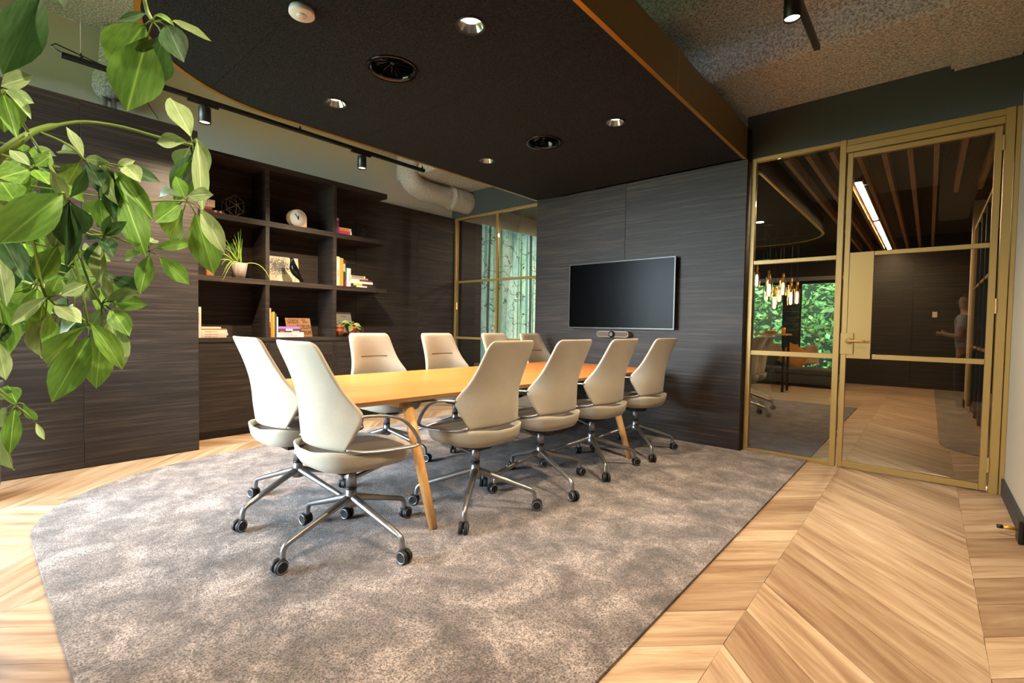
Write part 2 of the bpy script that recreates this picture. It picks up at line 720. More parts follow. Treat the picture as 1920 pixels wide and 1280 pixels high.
for idx, (unseen, dist, sgn, cx, cy, quad, q) in enumerate(cands):
    full = len(q) == 4 and max(abs(a[0] - b[0]) + abs(a[1] - b[1]) for a, b in zip(sorted(q), sorted(quad))) < 1e-5
    if unseen or idx >= 296:
        vs_ = [rest.verts.new((p[0] + (cx - p[0]) * 0.004, p[1] + (cy - p[1]) * 0.004, 0)) for p in q]
        rest.faces.new(vs_)
        continue
    ang = sgn * PI / 4
    ca, sa = math.cos(-ang), math.sin(-ang)

    def loc2(p):
        dx, dy = p[0] - cx, p[1] - cy
        sh = 1 - G / 0.1
        return ((dx * ca - dy * sa) * (1 - 0.0015), (dx * sa + dy * ca) * sh)
    key = sgn if full else None
    if key in plank_mesh:
        me = plank_mesh[key]
    else:
        pts = [loc2(p) for p in q]
        n = len(pts)
        v = [(p[0], p[1], -0.011) for p in pts] + [(p[0], p[1], 0.0) for p in pts]
        me = D.meshes.new('plank')
        ccw = sum(pts[i][0] * pts[(i + 1) % n][1] - pts[(i + 1) % n][0] * pts[i][1] for i in range(n)) > 0
        top = list(range(n, 2 * n))
        fs = [top if ccw else top[::-1]] + [[i, (i + 1) % n, n + (i + 1) % n, n + i] for i in range(n)]
        me.from_pydata(v, [], fs)
        me.materials.append(M['plank'])
        if key:
            plank_mesh[key] = me
    o = D.objects.new('plank', me)
    o.location = (cx, cy, 0)
    o.rotation_euler = (0, 0, ang)
    COL.objects.link(o)
    o.parent = floor
o = from_bm('floorboards', rest, M['plank'], floor)
o['kind'] = 'stuff'

# ---- rugs
rug = prism('area_rug', rug_pts, 0.0005, 0.016, M['rug'])
tag(rug, 'large mottled taupe rug with one rounded corner under the conference table', 'rug')
rug2 = prism('area_rug', rug2_pts, 0.0005, 0.014, m_rug('rug_pile_dim', (84, 78, 76), (132, 122, 116)))  # same pile in dimmer colours, the shade put into the colour
tag(rug2, 'taupe rug in dimmed colours seen through the narrow glass beside the door', 'rug')
rug3_pts = [(0.125, 13.2)] + arc(0.52, 6.98, 0.395, 0.52, PI, PI * 1.5, 8) + [(1.6, 6.46), (1.6, 13.2)]
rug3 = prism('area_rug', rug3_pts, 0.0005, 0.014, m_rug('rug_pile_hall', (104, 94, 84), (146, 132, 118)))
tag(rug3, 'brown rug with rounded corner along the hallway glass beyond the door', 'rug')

# ---- walls
wlm = bmesh.new()
bm_box(wlm, (-6.0, -0.5, 0.0), (-5.87, 13.7, 3.95))
bm_box(wlm, (-6.0, YF - 0.2, 0.0), (-5.87, -1.4, 3.95))
bm_box(wlm, (-6.0, -1.4, 0.0), (-5.87, -0.5, 0.1))
bm_box(wlm, (-6.0, -1.4, 3.2), (-5.87, -0.5, 3.95))
wall_left = struct(from_bm('wall_left', wlm, M['beige']))
wn = bmesh.new()
for lo, hi in (((-5.96, -1.4, 0.1), (-5.90, -1.34, 3.2)), ((-5.96, -0.56, 0.1), (-5.90, -0.5, 3.2)), ((-5.96, -1.34, 0.1), (-5.90, -0.56, 0.16)), ((-5.96, -1.34, 3.14), (-5.90, -0.56, 3.2))):
    bm_box(wn, lo, hi)
wo = struct(from_bm('window_3', wn, M['black']))
box('pane', (-5.935, -1.34, 0.16), (-5.927, -0.56, 3.14), M['clear'], wo)
wall_right = struct(box('wall_right', (XR, 3.95, 0.0), (XR + 0.14, YP + 0.02, 3.95), M['cream_wall']))
struct(box('wall_right_recess', (1.7, YF - 0.2, 0.0), (1.84, 4.09, 3.95), M['green']))
struct(box('wall_right_return', (XR + 0.141, 3.95, 0.0), (1.7, 4.09, 3.95), M['cream_wall']))
struct(box('baseboard_right', (XR - 0.016, 3.95, 0.0), (XR, YP - 0.03, 0.125), M['plinth'], bev=0.003))

# front wall (behind the camera) with a row of tall windows
wf = bmesh.new()
bm_box(wf, (-5.87, YF - 0.2, 0), (-5.7, YF, 3.95))
bm_box(wf, (-2.96, YF - 0.2, 0), (1.7, YF, 3.95))
bm_box(wf, (-5.7, YF - 0.2, 0), (-2.96, YF, 0.1))
bm_box(wf, (-5.7, YF - 0.2, 3.2), (-2.96, YF, 3.95))
struct(from_bm('wall_front', wf, M['green']))
for i in range(2):
    xa = -5.7 + 1.37 * i
    wn = bmesh.new()
    for lo, hi in (((xa, YF - 0.13, 0.1), (xa + 0.06, YF - 0.06, 3.2)), ((xa + 1.31, YF - 0.13, 0.1), (xa + 1.37, YF - 0.06, 3.2)), ((xa + 0.06, YF - 0.13, 0.1), (xa + 1.31, YF - 0.06, 0.16)), ((xa + 0.06, YF - 0.13, 3.14), (xa + 1.31, YF - 0.06, 3.2))):
        bm_box(wn, lo, hi)
    wo = struct(from_bm('window_%d' % (i + 1), wn, M['black']))
    box('pane', (xa + 0.06, YF - 0.10, 0.16), (xa + 1.31, YF - 0.092, 3.14), M['clear'], wo)

# left cladding, standing proud of the wall
clad = struct(box('wall_left_cladding', (-5.86, -0.40, 0.0), (-5.092, 1.40, 2.905), M['black']))
ys = [-0.40, -0.18, 0.62, 1.42]
for a, b in zip(ys, ys[1:]):
    box('panel', (-5.09, a + 0.0015, 0.004), (-5.07, b - 0.0015, 2.92), M['wood'], clad, 0.001)
box('panel', (-5.80, 1.402, 0.004), (-5.072, 1.42, 2.92), M['wood'], clad, 0.001)
box('panel', (-5.80, -0.40, 2.906), (-5.092, 1.40, 2.92), M['wood'], clad)

# back panelling
bk = struct(box('wall_left_panelling', (-5.868, 1.43, 0.0), (XB - 0.02, YW + 0.02, 2.885), M['black']))
ys = [1.43, 2.34, 3.46, 4.50, YW + 0.02]
for a, b in zip(ys, ys[1:]):
    box('panel', (XB - 0.018, a + 0.0015, 0.004), (XB, b - 0.0015, 2.9), M['wood'], bk, 0.001)
box('panel', (XB - 0.058, 1.43, 2.886), (XB - 0.001, YW + 0.02, 2.9), M['wood'], bk)

# television wall
tw = struct(box('wall_back', (-3.925, YT + 0.02, 0.0), (-1.38, YW + 0.09, ZC - 0.002), M['black']))
for a, b in ((-3.94, -2.65), (-2.65, -1.365)):
    box('panel', (a + 0.0015, YT, 0.004), (b - 0.0015, YT + 0.019, ZC - 0.001), M['wood'], tw, 0.001)
box('panel', (-3.94, YT + 0.021, 0.004), (-3.926, YW + 0.08, ZC - 0.001), M['wood'], tw)
box('panel', (-1.379, YT + 0.021, 0.004), (-1.365, YP + 0.12, ZC - 0.001), M['wood'], tw)
box('trim_1', (-1.40, YT + 0.021, ZC), (-1.352, YP + 0.01, 3.13), M['black'], tw)
# dark green headers
struct(box('wall_header', (-1.40, YP - 0.03, 2.857), (XR, YP + 0.12, 3.95), M['green']))
struct(box('wall_header', (-5.87, YW - 0.03, 2.902), (-3.3, YW + 0.12, 3.95), M['green']))

# ---- sprayed concrete ceiling, stepping down towards the partition
cm = bmesh.new()
prof = [(YF - 0.2, 3.87), (3.65, 3.87), (3.65, 3.585), (4.14, 3.585), (4.14, 3.27), (YW + 0.1, 3.27), (YW + 0.1, 4.05), (YF - 0.2, 4.05)]
for x in (-5.869, 1.69):
    for y, z in prof:
        cm.verts.new((x, y, z))
cm.verts.ensure_lookup_table()
n = len(prof)
for i in range(n):
    cm.faces.new([cm.verts[j] for j in (i, (i + 1) % n, n + (i + 1) % n, n + i)])
bmesh.ops.bevel(cm, geom=[e for e in cm.edges if abs(e.verts[0].co.x - e.verts[1].co.x) > 1 and e.verts[0].co.z < 4], offset=0.03, segments=3, affect='EDGES', profile=0.5)
bmesh.ops.recalc_face_normals(cm, faces=cm.faces[:])
struct(from_bm('ceiling', cm, M['spray']))
rb = bmesh.new()
bm_box(rb, (0.06, YF, 3.212), (XR, YP - 0.031, 3.9))
bmesh.ops.bevel(rb, geom=rb.edges[:], offset=0.02, segments=2, affect='EDGES')
struct(from_bm('ceiling_beam', rb, M['spray']))

# ---- black dropped ceiling with gold fascia
isl = [(-1.376, 0.585), (-1.376, YT + 0.0), (-3.945, YT)]
isl += [(-3.96, 3.2), (-4.0, 2.2)] + arc(-3.0, 1.65, 1.02, 1.065, PI, PI * 1.5, 18)
isl = isl[::-1] if sum(isl[i][0] * isl[(i + 1) % len(isl)][1] - isl[(i + 1) % len(isl)][0] * isl[i][1] for i in range(len(isl))) < 0 else isl


def inset(poly, d):
    out = []
    n = len(poly)
    for i in range(n):
        a, b, c = Vector(poly[i - 1]), Vector(poly[i]), Vector(poly[(i + 1) % n])
        e1, e2 = (b - a).normalized(), (c - b).normalized()
        n1, n2 = Vector((-e1.y, e1.x)), Vector((-e2.y, e2.x))
        m = (n1 + n2)
        m = m / max(m.length_squared / 2, 0.5)
        out.append((b.x + m.x * d, b.y + m.y * d))
    return out


isl_in = inset(isl, 0.03)
HOLES = [(-1.95, 1.85, 0.072), (-3.40, 1.85, 0.072), (-1.95, 3.455, 0.072), (-3.38, 3.455, 0.072), (-2.665, 1.84, 0.135), (-2.65, 3.43, 0.135)]
ceil = struct(prism('ceiling_dropped', isl_in, ZC + 0.16, 3.12, M['black']))


def island_panel(y0, y1):
    poly = clip(clip(isl_in, 1, y0 + 0.001, False), 1, y1 - 0.001, True)
    bm = bmesh.new()
    loops = [poly] + [[(hx + hr * math.cos(2 * PI * i / 28), hy + hr * math.sin(2 * PI * i / 28)) for i in range(28)] for hx, hy, hr in HOLES if y0 < hy < y1]
    edges = []
    for lp in loops:
        vv = [bm.verts.new((p[0], p[1], ZC + 0.004)) for p in lp]
        edges += [bm.edges.new((vv[i], vv[(i + 1) % len(vv)])) for i in range(len(vv))]
    bmesh.ops.triangle_fill(bm, edges=edges, use_beauty=True, use_dissolve=False)
    ex = bmesh.ops.extrude_face_region(bm, geom=bm.faces[:])
    bmesh.ops.translate(bm, verts=[g for g in ex['geom'] if isinstance(g, bmesh.types.BMVert)], vec=(0, 0, 0.02))
    bmesh.ops.recalc_face_normals(bm, faces=bm.faces[:])
    from_bm('panel', bm, M['felt'], ceil)


for a, b in ((0.5, 1.17), (1.17, 2.365), (2.365, 3.56), (3.56, 5.1)):
    island_panel(a, b)
# gold fascia in lengths: outer skin and lip
fas = bmesh.new()
n = len(isl)
iso = inset(isl, -0.0)
for i in range(n):
    j = (i + 1) % n
    if isl[i][1] > YT - 0.01 and isl[j][1] > YT - 0.01:
        continue
    segs = [(isl[i], isl[j], isl_in[i], isl_in[j])]
    if abs(isl[i][0] + 1.376) < 1e-6 and abs(isl[j][0] + 1.376) < 1e-6:
        t_ = (3.30 - isl[i][1]) / (isl[j][1] - isl[i][1])
        mid = (isl[i][0], 3.30)
        midi = (isl_in[i][0], 3.30)
        segs = [(isl[i], (mid[0], 3.2985), isl_in[i], (midi[0], 3.2985)), ((mid[0], 3.3015), isl[j], (midi[0], 3.3015), isl_in[j])]
        segs = segs if isl[i][1] < isl[j][1] else [((isl[i]), (mid[0], 3.3015), isl_in[i], (midi[0], 3.3015)), ((mid[0], 3.2985), isl[j], (midi[0], 3.2985), isl_in[j])]
    for a, b, ai, bi in segs:
        P = [fas.verts.new(q) for q in ((a[0], a[1], ZC), (b[0], b[1], ZC), (b[0], b[1], 3.14), (a[0], a[1], 3.14), (ai[0], ai[1], ZC), (bi[0], bi[1], ZC), (bi[0], bi[1], ZC + 0.05), (ai[0], ai[1], ZC + 0.05))]
        fas.faces.new((P[0], P[1], P[2], P[3])).material_index = 1
        fas.faces.new((P[4], P[5], P[1], P[0]))
        fas.faces.new((P[7], P[6], P[5], P[4]))
fo = from_bm('trim', fas, [M['gold_trim'], M['fascia']], ceil)
box('trim', (-1.3765, 3.2985, ZC + 0.001), (-1.3755, 3.3015, 3.139), flat('brass_joint', (226, 200, 140), 0.3, 0.8), ceil)

# ---- recessed fittings
LAMPCOL = (1.0, 0.78, 0.52)


def spot(parent, loc, target, energy, size=1.5, blend=0.7, rad=0.03):
    l = D.lights.new('spot', 'SPOT')
    l.energy = energy
    l.color = LAMPCOL
    l.spot_size = size
    l.spot_blend = blend
    l.shadow_soft_size = rad
    o = D.objects.new('spot', l)
    o.location = loc
    o.rotation_euler = (Vector(target) - Vector(loc)).to_track_quat('-Z', 'Y').to_euler()
    link(o, parent)


dl = [('round silver downlight in the black ceiling nearest the gold beam and camera', HOLES[0]), ('round silver downlight in the black ceiling above the bookcase side, nearer the camera', HOLES[1]), ('small silver downlight in the black ceiling above the television', HOLES[2]), ('small silver downlight in the black ceiling, farthest on the bookcase side', HOLES[3])]
for lab, (hx, hy, hr) in dl:
    t = thing('downlight', lab, 'downlight', (hx, hy, ZC + 0.004), group='downlights in the black ceiling')
    lathe('trim_ring', [(0.070, ZC + 0.01), (0.082, ZC + 0.003), (0.083, ZC - 0.001), (0.080, ZC - 0.003), (0.070, ZC - 0.001), (0.068, ZC + 0.01)], M['black'], t, 32, (hx, hy, 0), ring=True)
    bm = bmesh.new()
    lathe_bm(bm, [(0.070, ZC + 0.000), (0.050, ZC + 0.040)], 32, (hx, hy, 0), closed=True)
    from_bm('reflector', bm, M['chrome'], t, True)
    lathe('lens', [(0.0001, ZC + 0.055), (0.0515, ZC + 0.055), (0.0515, ZC + 0.041), (0.0001, ZC + 0.041)], M['lamp_warm'], t, 24, (hx, hy, 0))
    spot(t, (hx, hy, ZC + 0.034), (hx, hy, 0), 180, 1.9, 0.8, 0.035)
for lab, (hx, hy, hr) in (('round glossy black air vent nearest the camera in the black ceiling', HOLES[4]), ('round glossy black air vent farther off, before the television wall', HOLES[5])):
    t = thing('air_vent', lab, 'air vent', (hx, hy, ZC + 0.004), group='round air vents in the black ceiling')
    lathe('rim', [(0.128, ZC + 0.01), (0.155, ZC + 0.003), (0.164, ZC - 0.002), (0.160, ZC - 0.006), (0.140, ZC - 0.004), (0.120, ZC + 0.012), (0.126, ZC + 0.02)], M['gloss_black'], t, 40, (hx, hy, 0), ring=True)
    bm = bmesh.new()
    lathe_bm(bm, [(0.130, ZC + 0.004), (0.118, ZC + 0.05), (0.10, ZC + 0.09)], 36, (hx, hy, 0), closed=True)
    from_bm('bowl', bm, M['gloss_black'], t, True)
    lathe('back_plate', [(0.0001, ZC + 0.095), (0.102, ZC + 0.095), (0.102, ZC + 0.088), (0.0001, ZC + 0.088)], M['black'], t, 24, (hx, hy, 0))
    lathe('hub', [(0.0001, ZC + 0.03), (0.016, ZC + 0.03), (0.018, ZC + 0.05), (0.0001, ZC + 0.088)], M['gloss_black'], t, 16, (hx, hy, 0))
    for i in range(12):
        a = 2 * PI * i / 12
        ca, sa = math.cos(a), math.sin(a)

        def q(r, s, z):
            return (hx + r * ca - s * sa, hy + r * sa + s * ca, ZC + z)
        v = [q(0.014, -.001, .044), q(.112, -.004, .03), q(.112, .022, .062), q(.014, .006, .064), q(0.014, .001, .044), q(.112, -.001, .03), q(.112, .025, .062), q(.014, .009, .064)]
        from_py('blade', v, [[0, 1, 2, 3], [7, 6, 5, 4], [0, 4, 5, 1], [1, 5, 6, 2], [2, 6, 7, 3], [3, 7, 4, 0]], M['gloss_black'], t)
t = thing('smoke_detector', 'round white motion sensor on the black ceiling', 'sensor', (-2.54, 1.19, ZC))
lathe('body', [(0.060, ZC + 0.004), (0.063, ZC - 0.008), (0.064, ZC - 0.010), (0.064, ZC - 0.024), (0.060, ZC - 0.029), (0.0001, ZC - 0.030)], M['white'], t, 32, (-2.54, 1.19, 0))
lathe('sensor_eye', [(0.026, ZC - 0.029), (0.026, ZC - 0.033), (0.016, ZC - 0.038), (0.0001, ZC - 0.039)], flat('lens_white', (205, 203, 200), .3), t, 24, (-2.54, 1.19, 0))


# ---- track lights
def track(lab, x, z, y0, y1, spots, wires, en, tgt_dx, cable=None):
    t = thing('track_light', lab, 'track light', (x, (y0 + y1) / 2, z))
    box('track', (x - 0.018, y0, z), (x + 0.018, y1, z + 0.032), M['black'], t, 0.002)
    for y, ztop in wires:
        tube('suspension_wire', [(x, y, z + 0.03), (x, y, ztop)], 0.0015, M['steel'], t, 6)
        lathe('wire_clamp', [(0.012, z + 0.03), (0.012, z + 0.045), (0.005, z + 0.06), (0.003, z + 0.07)], M['black'], t, 10, (x, y, 0))
    if cable:
        tube('cable', cable, 0.004, M['black'], t, 6)
    for y in spots:
        box('spot_adapter', (x - 0.015, y - 0.12, z - 0.022), (x + 0.015, y + 0.10, z), M['black'], t, 0.002)
        bm = bmesh.new()
        lathe_bm(bm, [(0.008, z - 0.02), (0.008, z - 0.042), (0.043, z - 0.042), (0.044, z - 0.05), (0.044, z - 0.16), (0.041, z - 0.162), (0.038, z - 0.15)], 24, (x, y, 0), closed=True)
        h = from_bm('spot_head', bm, M['black'], t, True)
        lathe('lens', [(0.0001, z - 0.14), (0.038, z - 0.14), (0.038, z - 0.150), (0.0001, z - 0.153)], M['lamp_warm'], h, 24, (x, y, 0))
        spot(t, (x, y, z - 0.17), (x + tgt_dx, y, 0), en, 2.4, 0.8, 0.03)


track('black suspended track light in front of the bookcase wall', -4.43, 2.945, 0.45, 3.50, [1.29, 2.70], [(0.55, 3.87), (2.06, 3.87), (3.47, 3.87)], 390, -0.35,
      [(-4.43, 0.46, 2.975), (-4.44, 0.40, 3.0), (-4.50, 0.43, 3.05), (-4.75, 0.75, 3.10), (-5.2, 1.05, 3.13), (-5.86, 1.3, 3.2)])
track('black track light under the grey sprayed ceiling by the gold beam', -0.635, 3.10, -1.3, 3.83, [-0.9, 0.85, 3.07], [(3.78, 3.58), (2.6, 3.87), (0.6, 3.87), (-1.2, 3.87)], 300, 0.12)

# ---- sprayed ducts
t = thing('air_duct', 'bent air duct thickly sprayed with grey plaster above the bookcase', 'duct', (-5.5, 4.6, 3.1))
bm = bmesh.new()
pth = [(-5.5, 4.06, 3.60), (-5.5, 4.06, 3.40), (-5.5, 4.08, 3.27), (-5.5, 4.16, 3.16), (-5.5, 4.30, 3.115), (-5.5, 4.5, 3.105), (-5.5, 4.7, 3.105), (-5.5, 4.84, 3.105), (-5.5, 4.87, 3.105), (-5.5, 5.0, 3.105), (-5.5, 5.21, 3.105)]
pth = catmull(pth, 5)
rr = [0.145 if p.y < 4.80 or p.z > 3.2 else 0.172 for p in pth]
sweep_bm(bm, pth, rr, 28, (1, 0, 0))
for v in bm.verts:
    h = math.sin(v.co.y * 61 + v.co.z * 37) * math.sin(v.co.x * 53 + v.co.z * 29)
    v.co += Vector((0.006 * h, 0, 0.006 * h))
bmesh.ops.recalc_face_normals(bm, faces=bm.faces[:])
from_bm('insulation', bm, m_spray('duct_spray', (196, 188, 176), (246, 240, 228), 80), t, True)
t = thing('drain_pipe', 'sprayed pipe stub with steel tubes behind the big plant', 'pipe', (-5.72, 0.9, 3.3))
bm = bmesh.new()
lathe_bm(bm, [(0.05, 3.9), (0.07, 3.6), (0.075, 3.48), (0.115, 3.40), (0.12, 3.30), (0.10, 3.24), (0.06, 3.21)], 20, (-5.72, 0.9, 0))
bmesh.ops.recalc_face_normals(bm, faces=bm.faces[:])
from_bm('insulation', bm, M['spray'], t, True)
for dy in (-0.035, 0.03):
    lathe('steel_tube', [(0.02, 2.93), (0.02, 3.23)], M['steel'], t, 12, (-5.70, 0.9 + dy, 0))

# ================================================================ PARTITIONS
# window partition beyond the bookcase
wp = struct(box('window_5', (XB + 0.005, YW - 0.025, 2.868), (-3.3, YW + 0.025, 2.901), M['gold'], bev=0.002))
for nm, lo, hi in (('window_frame', (XB + 0.005, YW - 0.025, 0.0), (XB + 0.042, YW + 0.025, 2.867)), ('window_frame', (XB + 0.043, YW - 0.025, 0.0), (-3.3, YW + 0.025, 0.03)), ('window_bar', (XB + 0.043, YW - 0.02, 1.868), (-3.3, YW + 0.02, 1.902)), ('window_bar', (XB + 0.043, YW - 0.02, 0.978), (-3.3, YW + 0.02, 1.012)), ('window_mullion', (-4.897, YW - 0.022, 0.031), (-4.862, YW + 0.022, 2.867))):
    box(nm, lo, hi, M['gold'], wp, 0.002)
for xa, xb in ((XB + 0.043, -4.898), (-4.861, -3.95)):
    for za, zb in ((0.031, 0.977), (1.013, 1.867), (1.903, 2.866)):
        box('pane', (xa, YW - 0.004, za), (xb, YW + 0.004, zb), M['cpg'], wp)

# fixed side light and door frame
y0, y1 = YP - 0.03, YP + 0.03
sl = struct(box('window_6', (-1.350, y0, 0.0), (-1.310, y1, 2.856), M['gold'], bev=0.002))
for nm, lo, hi in (('window_frame', (-1.309, y0, 2.82), (-0.636, y1, 2.856)), ('window_frame', (-1.309, y0, 0.0), (-0.636, y1, 0.035)), ('window_bar', (-1.309, y0 + 0.008, 1.832), (-0.636, y1 - 0.008, 1.868)), ('window_bar', (-1.309, y0 + 0.008, 0.955), (-0.636, y1 - 0.008, 0.999))):
    box(nm, lo, hi, M['gold'], sl, 0.002)
for za, zb in ((0.036, 0.954), (1.0, 1.831), (1.869, 2.819)):
    box('pane', (-1.309, YP - 0.005, za), (-0.636, YP + 0.005, zb), M['glass'], sl)
df = struct(box('door_frame_1', (-0.635, y0 - 0.012, 0.0), (-0.590, y1, 2.856), M['gold'], bev=0.002))
box('jamb', (0.376, y0 - 0.012, 0.0), (0.426, y1, 2.856), M['gold'], df, 0.002)
box('jamb', (0.432, y0, 0.0), (XR - 0.001, y1, 2.856), M['gold'], df, 0.002)
box('lintel', (-0.589, y0 - 0.012, 2.745), (0.375, y1, 2.800), M['gold'], df, 0.002)
box('lintel', (-0.589, y0, 2.806), (0.431, y1, 2.856), M['gold'], df, 0.002)
# door leaf
door = thing('glass_door', 'gold-framed glass door with lever handle in the partition', 'door', (-0.1, YP, 0.0))
a0, a1 = YP - 0.036, YP + 0.012
for nm, lo, hi in (('stile', (-0.577, a0, 0.012), (-0.538, a1, 2.735)), ('stile', (0.325, a0, 0.012), (0.364, a1, 2.735)), ('rail', (-0.537, a0, 2.695), (0.324, a1, 2.735)), ('rail', (-0.537, a0, 0.012), (0.324, a1, 0.058)), ('rail', (-0.367, a0 + 0.006, 1.845), (0.324, a1 - 0.006, 1.880)), ('rail', (-0.357, a0 + 0.006, 0.966), (0.324, a1 - 0.006, 1.006)), ('lock_panel', (-0.537, a0 + 0.004, 0.966), (-0.368, a1 - 0.004, 1.880))):
    box(nm, lo, hi, M['gold'], door, 0.002)
yg = YP - 0.012
for lo, hi in (((-0.537, yg - .004, 1.881), (0.324, yg + .004, 2.694)), ((-0.367, yg - .004, 1.007), (0.324, yg + .004, 1.844)), ((-0.537, yg - .004, 0.059), (0.324, yg + .004, 0.965))):
    box('pane', lo, hi, M['glass'], door)
hp = box('handle_plate', (-0.581, a0 - 0.008, 1.000), (-0.488, a0, 1.186), M['gold'], door, 0.002)
lathe('rose', [(0.0001, a0 - 0.022), (0.026, a0 - 0.022), (0.027, a0 - 0.008), (0.0001, a0 - 0.008)], M['gold'], hp, 24, (-0.520, 0, 1.116), 'y')
tube('lever', catmull([(-0.520, a0 - 0.02, 1.116), (-0.520, a0 - 0.045, 1.116), (-0.512, a0 - 0.055, 1.116), (-0.48, a0 - 0.057, 1.117), (-0.405, a0 - 0.057, 1.118)], 3), 0.0095, M['gold'], hp, 10)
for hz in (2.606, 1.405, 0.212):
    bm = bmesh.new()
    lathe_bm(bm, [(0.0085, hz - 0.055), (0.0085, hz + 0.055)], 12, (0.370, a0 - 0.008, 0))
    bm_box(bm, (0.343, a0 - 0.003, hz - 0.052), (0.372, a0, hz + 0.052))
    from_bm('hinge', bm, M['gold'], door)
# door stop and plinth block
t = thing('door_stop', 'brass door stop with black rubber tip on the skirting', 'door stop', (0.44, 4.10, 0.04))
tube('rod', [(0.444, 4.09, 0.045), (0.372, 4.075, 0.045)], 0.011, M['gold_trim'], t, 12)
tube('rubber_tip', [(0.3719, 4.075, 0.045), (0.35, 4.0705, 0.045)], 0.0125, M['rubber'], t, 12)
struct(box('trim_2', (0.425, 3.935, 0.0), (XR - 0.0165, 4.055, 0.135), M['black'], bev=0.004))

# ================================================================ FURNITURE
# ---- bookcase
XFm = -5.43
bc = thing('bookcase', 'dark wooden open bookcase with nine compartments and overhanging right shelves', 'bookcase', (-5.62, 2.6, 1.03))
XK = XB + 0.001
for za, zb in ((2.84, 2.90), (2.232, 2.29), (1.600, 1.655)):
    box('shelf', (XK, 1.432, za), (XFm, 3.685, zb), M['wood'], bc, 0.001)
for ya, yb in ((2.153, 2.194), (2.930, 2.975)):
    for za, zb in ((2.291, 2.839), (1.656, 2.231), (1.031, 1.599)):
        box('divider', (XK, ya, za), (XFm, yb, zb), M['wood'], bc, 0.001)
box('side_board', (XK, 1.421, 1.031), (XFm, 1.431, 2.9), M['wood'], bc)
wt = tag(box('worktop', (XK, 1.421, 0.985), (XFm + 0.005, 3.69, 1.03), M['wood'], None, 0.001), 'long dark wooden counter top running under the bookcase', 'worktop')
cabs = [(1.421, 2.172, 'dark wooden base cabinet beside the projecting panel'), (2.174, 2.952, 'dark wooden base cabinet under the middle of the bookcase'), (2.954, 3.69, 'dark wooden base cabinet under the overhanging shelves')]
for ya, yb, lab in cabs:
    t = thing('base_cabinet', lab, 'cabinet', (-5.6, (ya + yb) / 2, 0), group='base cabinets under the bookcase')
    box('plinth', (XK, ya + .001, 0.0), (XFm - 0.05, yb - .001, 0.08), M['black'], t)
    box('body', (XK, ya + .001, 0.081), (XFm - 0.021, yb - .001, 0.984), M['wood'], t)
    box('door', (XFm - 0.02, ya + .021, 0.084), (XFm - 0.002, yb - .021, 0.980), M['wood'], t, 0.001)
    box('stile', (XFm - 0.02, ya + .001, 0.084), (XFm, ya + .0195, 0.982), M['wood'], t)
    box('stile', (XFm - 0.02, yb - .0195, 0.084), (XFm, yb - .001, 0.982), M['wood'], t)

# ---- table
TROT = -math.radians(3.0)
TC = Vector((-2.865, 3.03, 0))
tab = thing('conference_table', 'long oak conference table with rounded corners and splayed round legs', 'table', TC, TROT, local=True)


def rrect(hx, hy, r, k=7):
    p = []
    for cx, cy, a in ((hx - r, hy - r, 0), (-hx + r, hy - r, PI / 2), (-hx + r, -hy + r, PI), (hx - r, -hy + r, 1.5 * PI)):
        p += [(cx + r * math.cos(a + PI / 2 * i / k), cy + r * math.sin(a + PI / 2 * i / k)) for i in range(k + 1)]
    return p


def stack(name, layers, mat, parent, smooth=False):
    v, f = [], []
    n = len(layers[0][0])
    for pts, z in layers:
        v += [(p[0], p[1], z) for p in pts]
    for k in range(len(layers) - 1):
        for i in range(n):
            f.append([k * n + i, k * n + (i + 1) % n, (k + 1) * n + (i + 1) % n, (k + 1) * n + i])
    f.append(list(range(n))[::-1])
    f.append(list(range((len(layers) - 1) * n, len(layers) * n)))
    return from_py(name, v, f, mat, parent, smooth)


TL, TWd = 1.74, 0.675
stack('table_top', [(rrect(TWd - .001, TL - .001, .16), .770), (rrect(TWd, TL, .16), .772), (rrect(TWd - .001, TL - .001, .16), .775)], M['oak'], tab)
stack('edge_band', [(rrect(TWd - .055, TL - .055, .14), .738), (rrect(TWd - .012, TL - .012, .155), .748), (rrect(TWd - .002, TL - .002, .16), .7695)], M['edge'], tab)
for sy, yy in ((-1, -1.26), (1, 0.93)):
    box('crossbar', (-0.56, yy - 0.035, 0.693), (0.56, yy + 0.035, 0.7375), M['oak_leg'], tab, 0.012, 2)
    for sx in (-1, 1):
        top = Vector((sx * 0.60, yy - 0.03 * 0, 0.70))
        foot = Vector((sx * 0.80, yy + 0.045 * 1, 0.0172))
        bm = bmesh.new()
        sweep_bm(bm, [top + (foot - top) * s for s in (0, .3, .6, 1)], [0.033, 0.032, 0.029, 0.025], 18, (0, 1, 0))
        bmesh.ops.recalc_face_normals(bm, faces=bm.faces[:])
        from_bm('leg', bm, M['oak_leg'], tab, True)
box('cable_tray', (-0.12, -0.8, 0.66), (0.12, 0.7, 0.7375), M['black'], tab, 0.004)


# ---- conference chair
def lerp_table(tab_, z):
    for (z0, a), (z1, b) in zip(tab_, tab_[1:]):
        if z <= z1:
            t = (z - z0) / (z1 - z0)
            t = max(0, t)
            return [p + (q - p) * t for p, q in zip(a, b)]
    return tab_[-1][1]


#        z     half width, rear y, wrap

BT = [(.570, (.222, -.225, .056)), (.62, (.246, -.235, .082)), (.67, (.270, -.245, .112)), (.71, (.286, -.251, .134)), (.75, (.294, -.255, .150)), (.785, (.276, -.258, .130)), (.82, (.259, -.262, .108)), (.86, (.243, -.269, .086)), (.90, (.233, -.277, .070)), (.96, (.223, -.293, .053)), (1.02, (.217, -.314, .042)), (1.07, (.212, -.333, .036)), (1.098, (.200, -.344, .032)), (1.112, (.176, -.350, .030))]


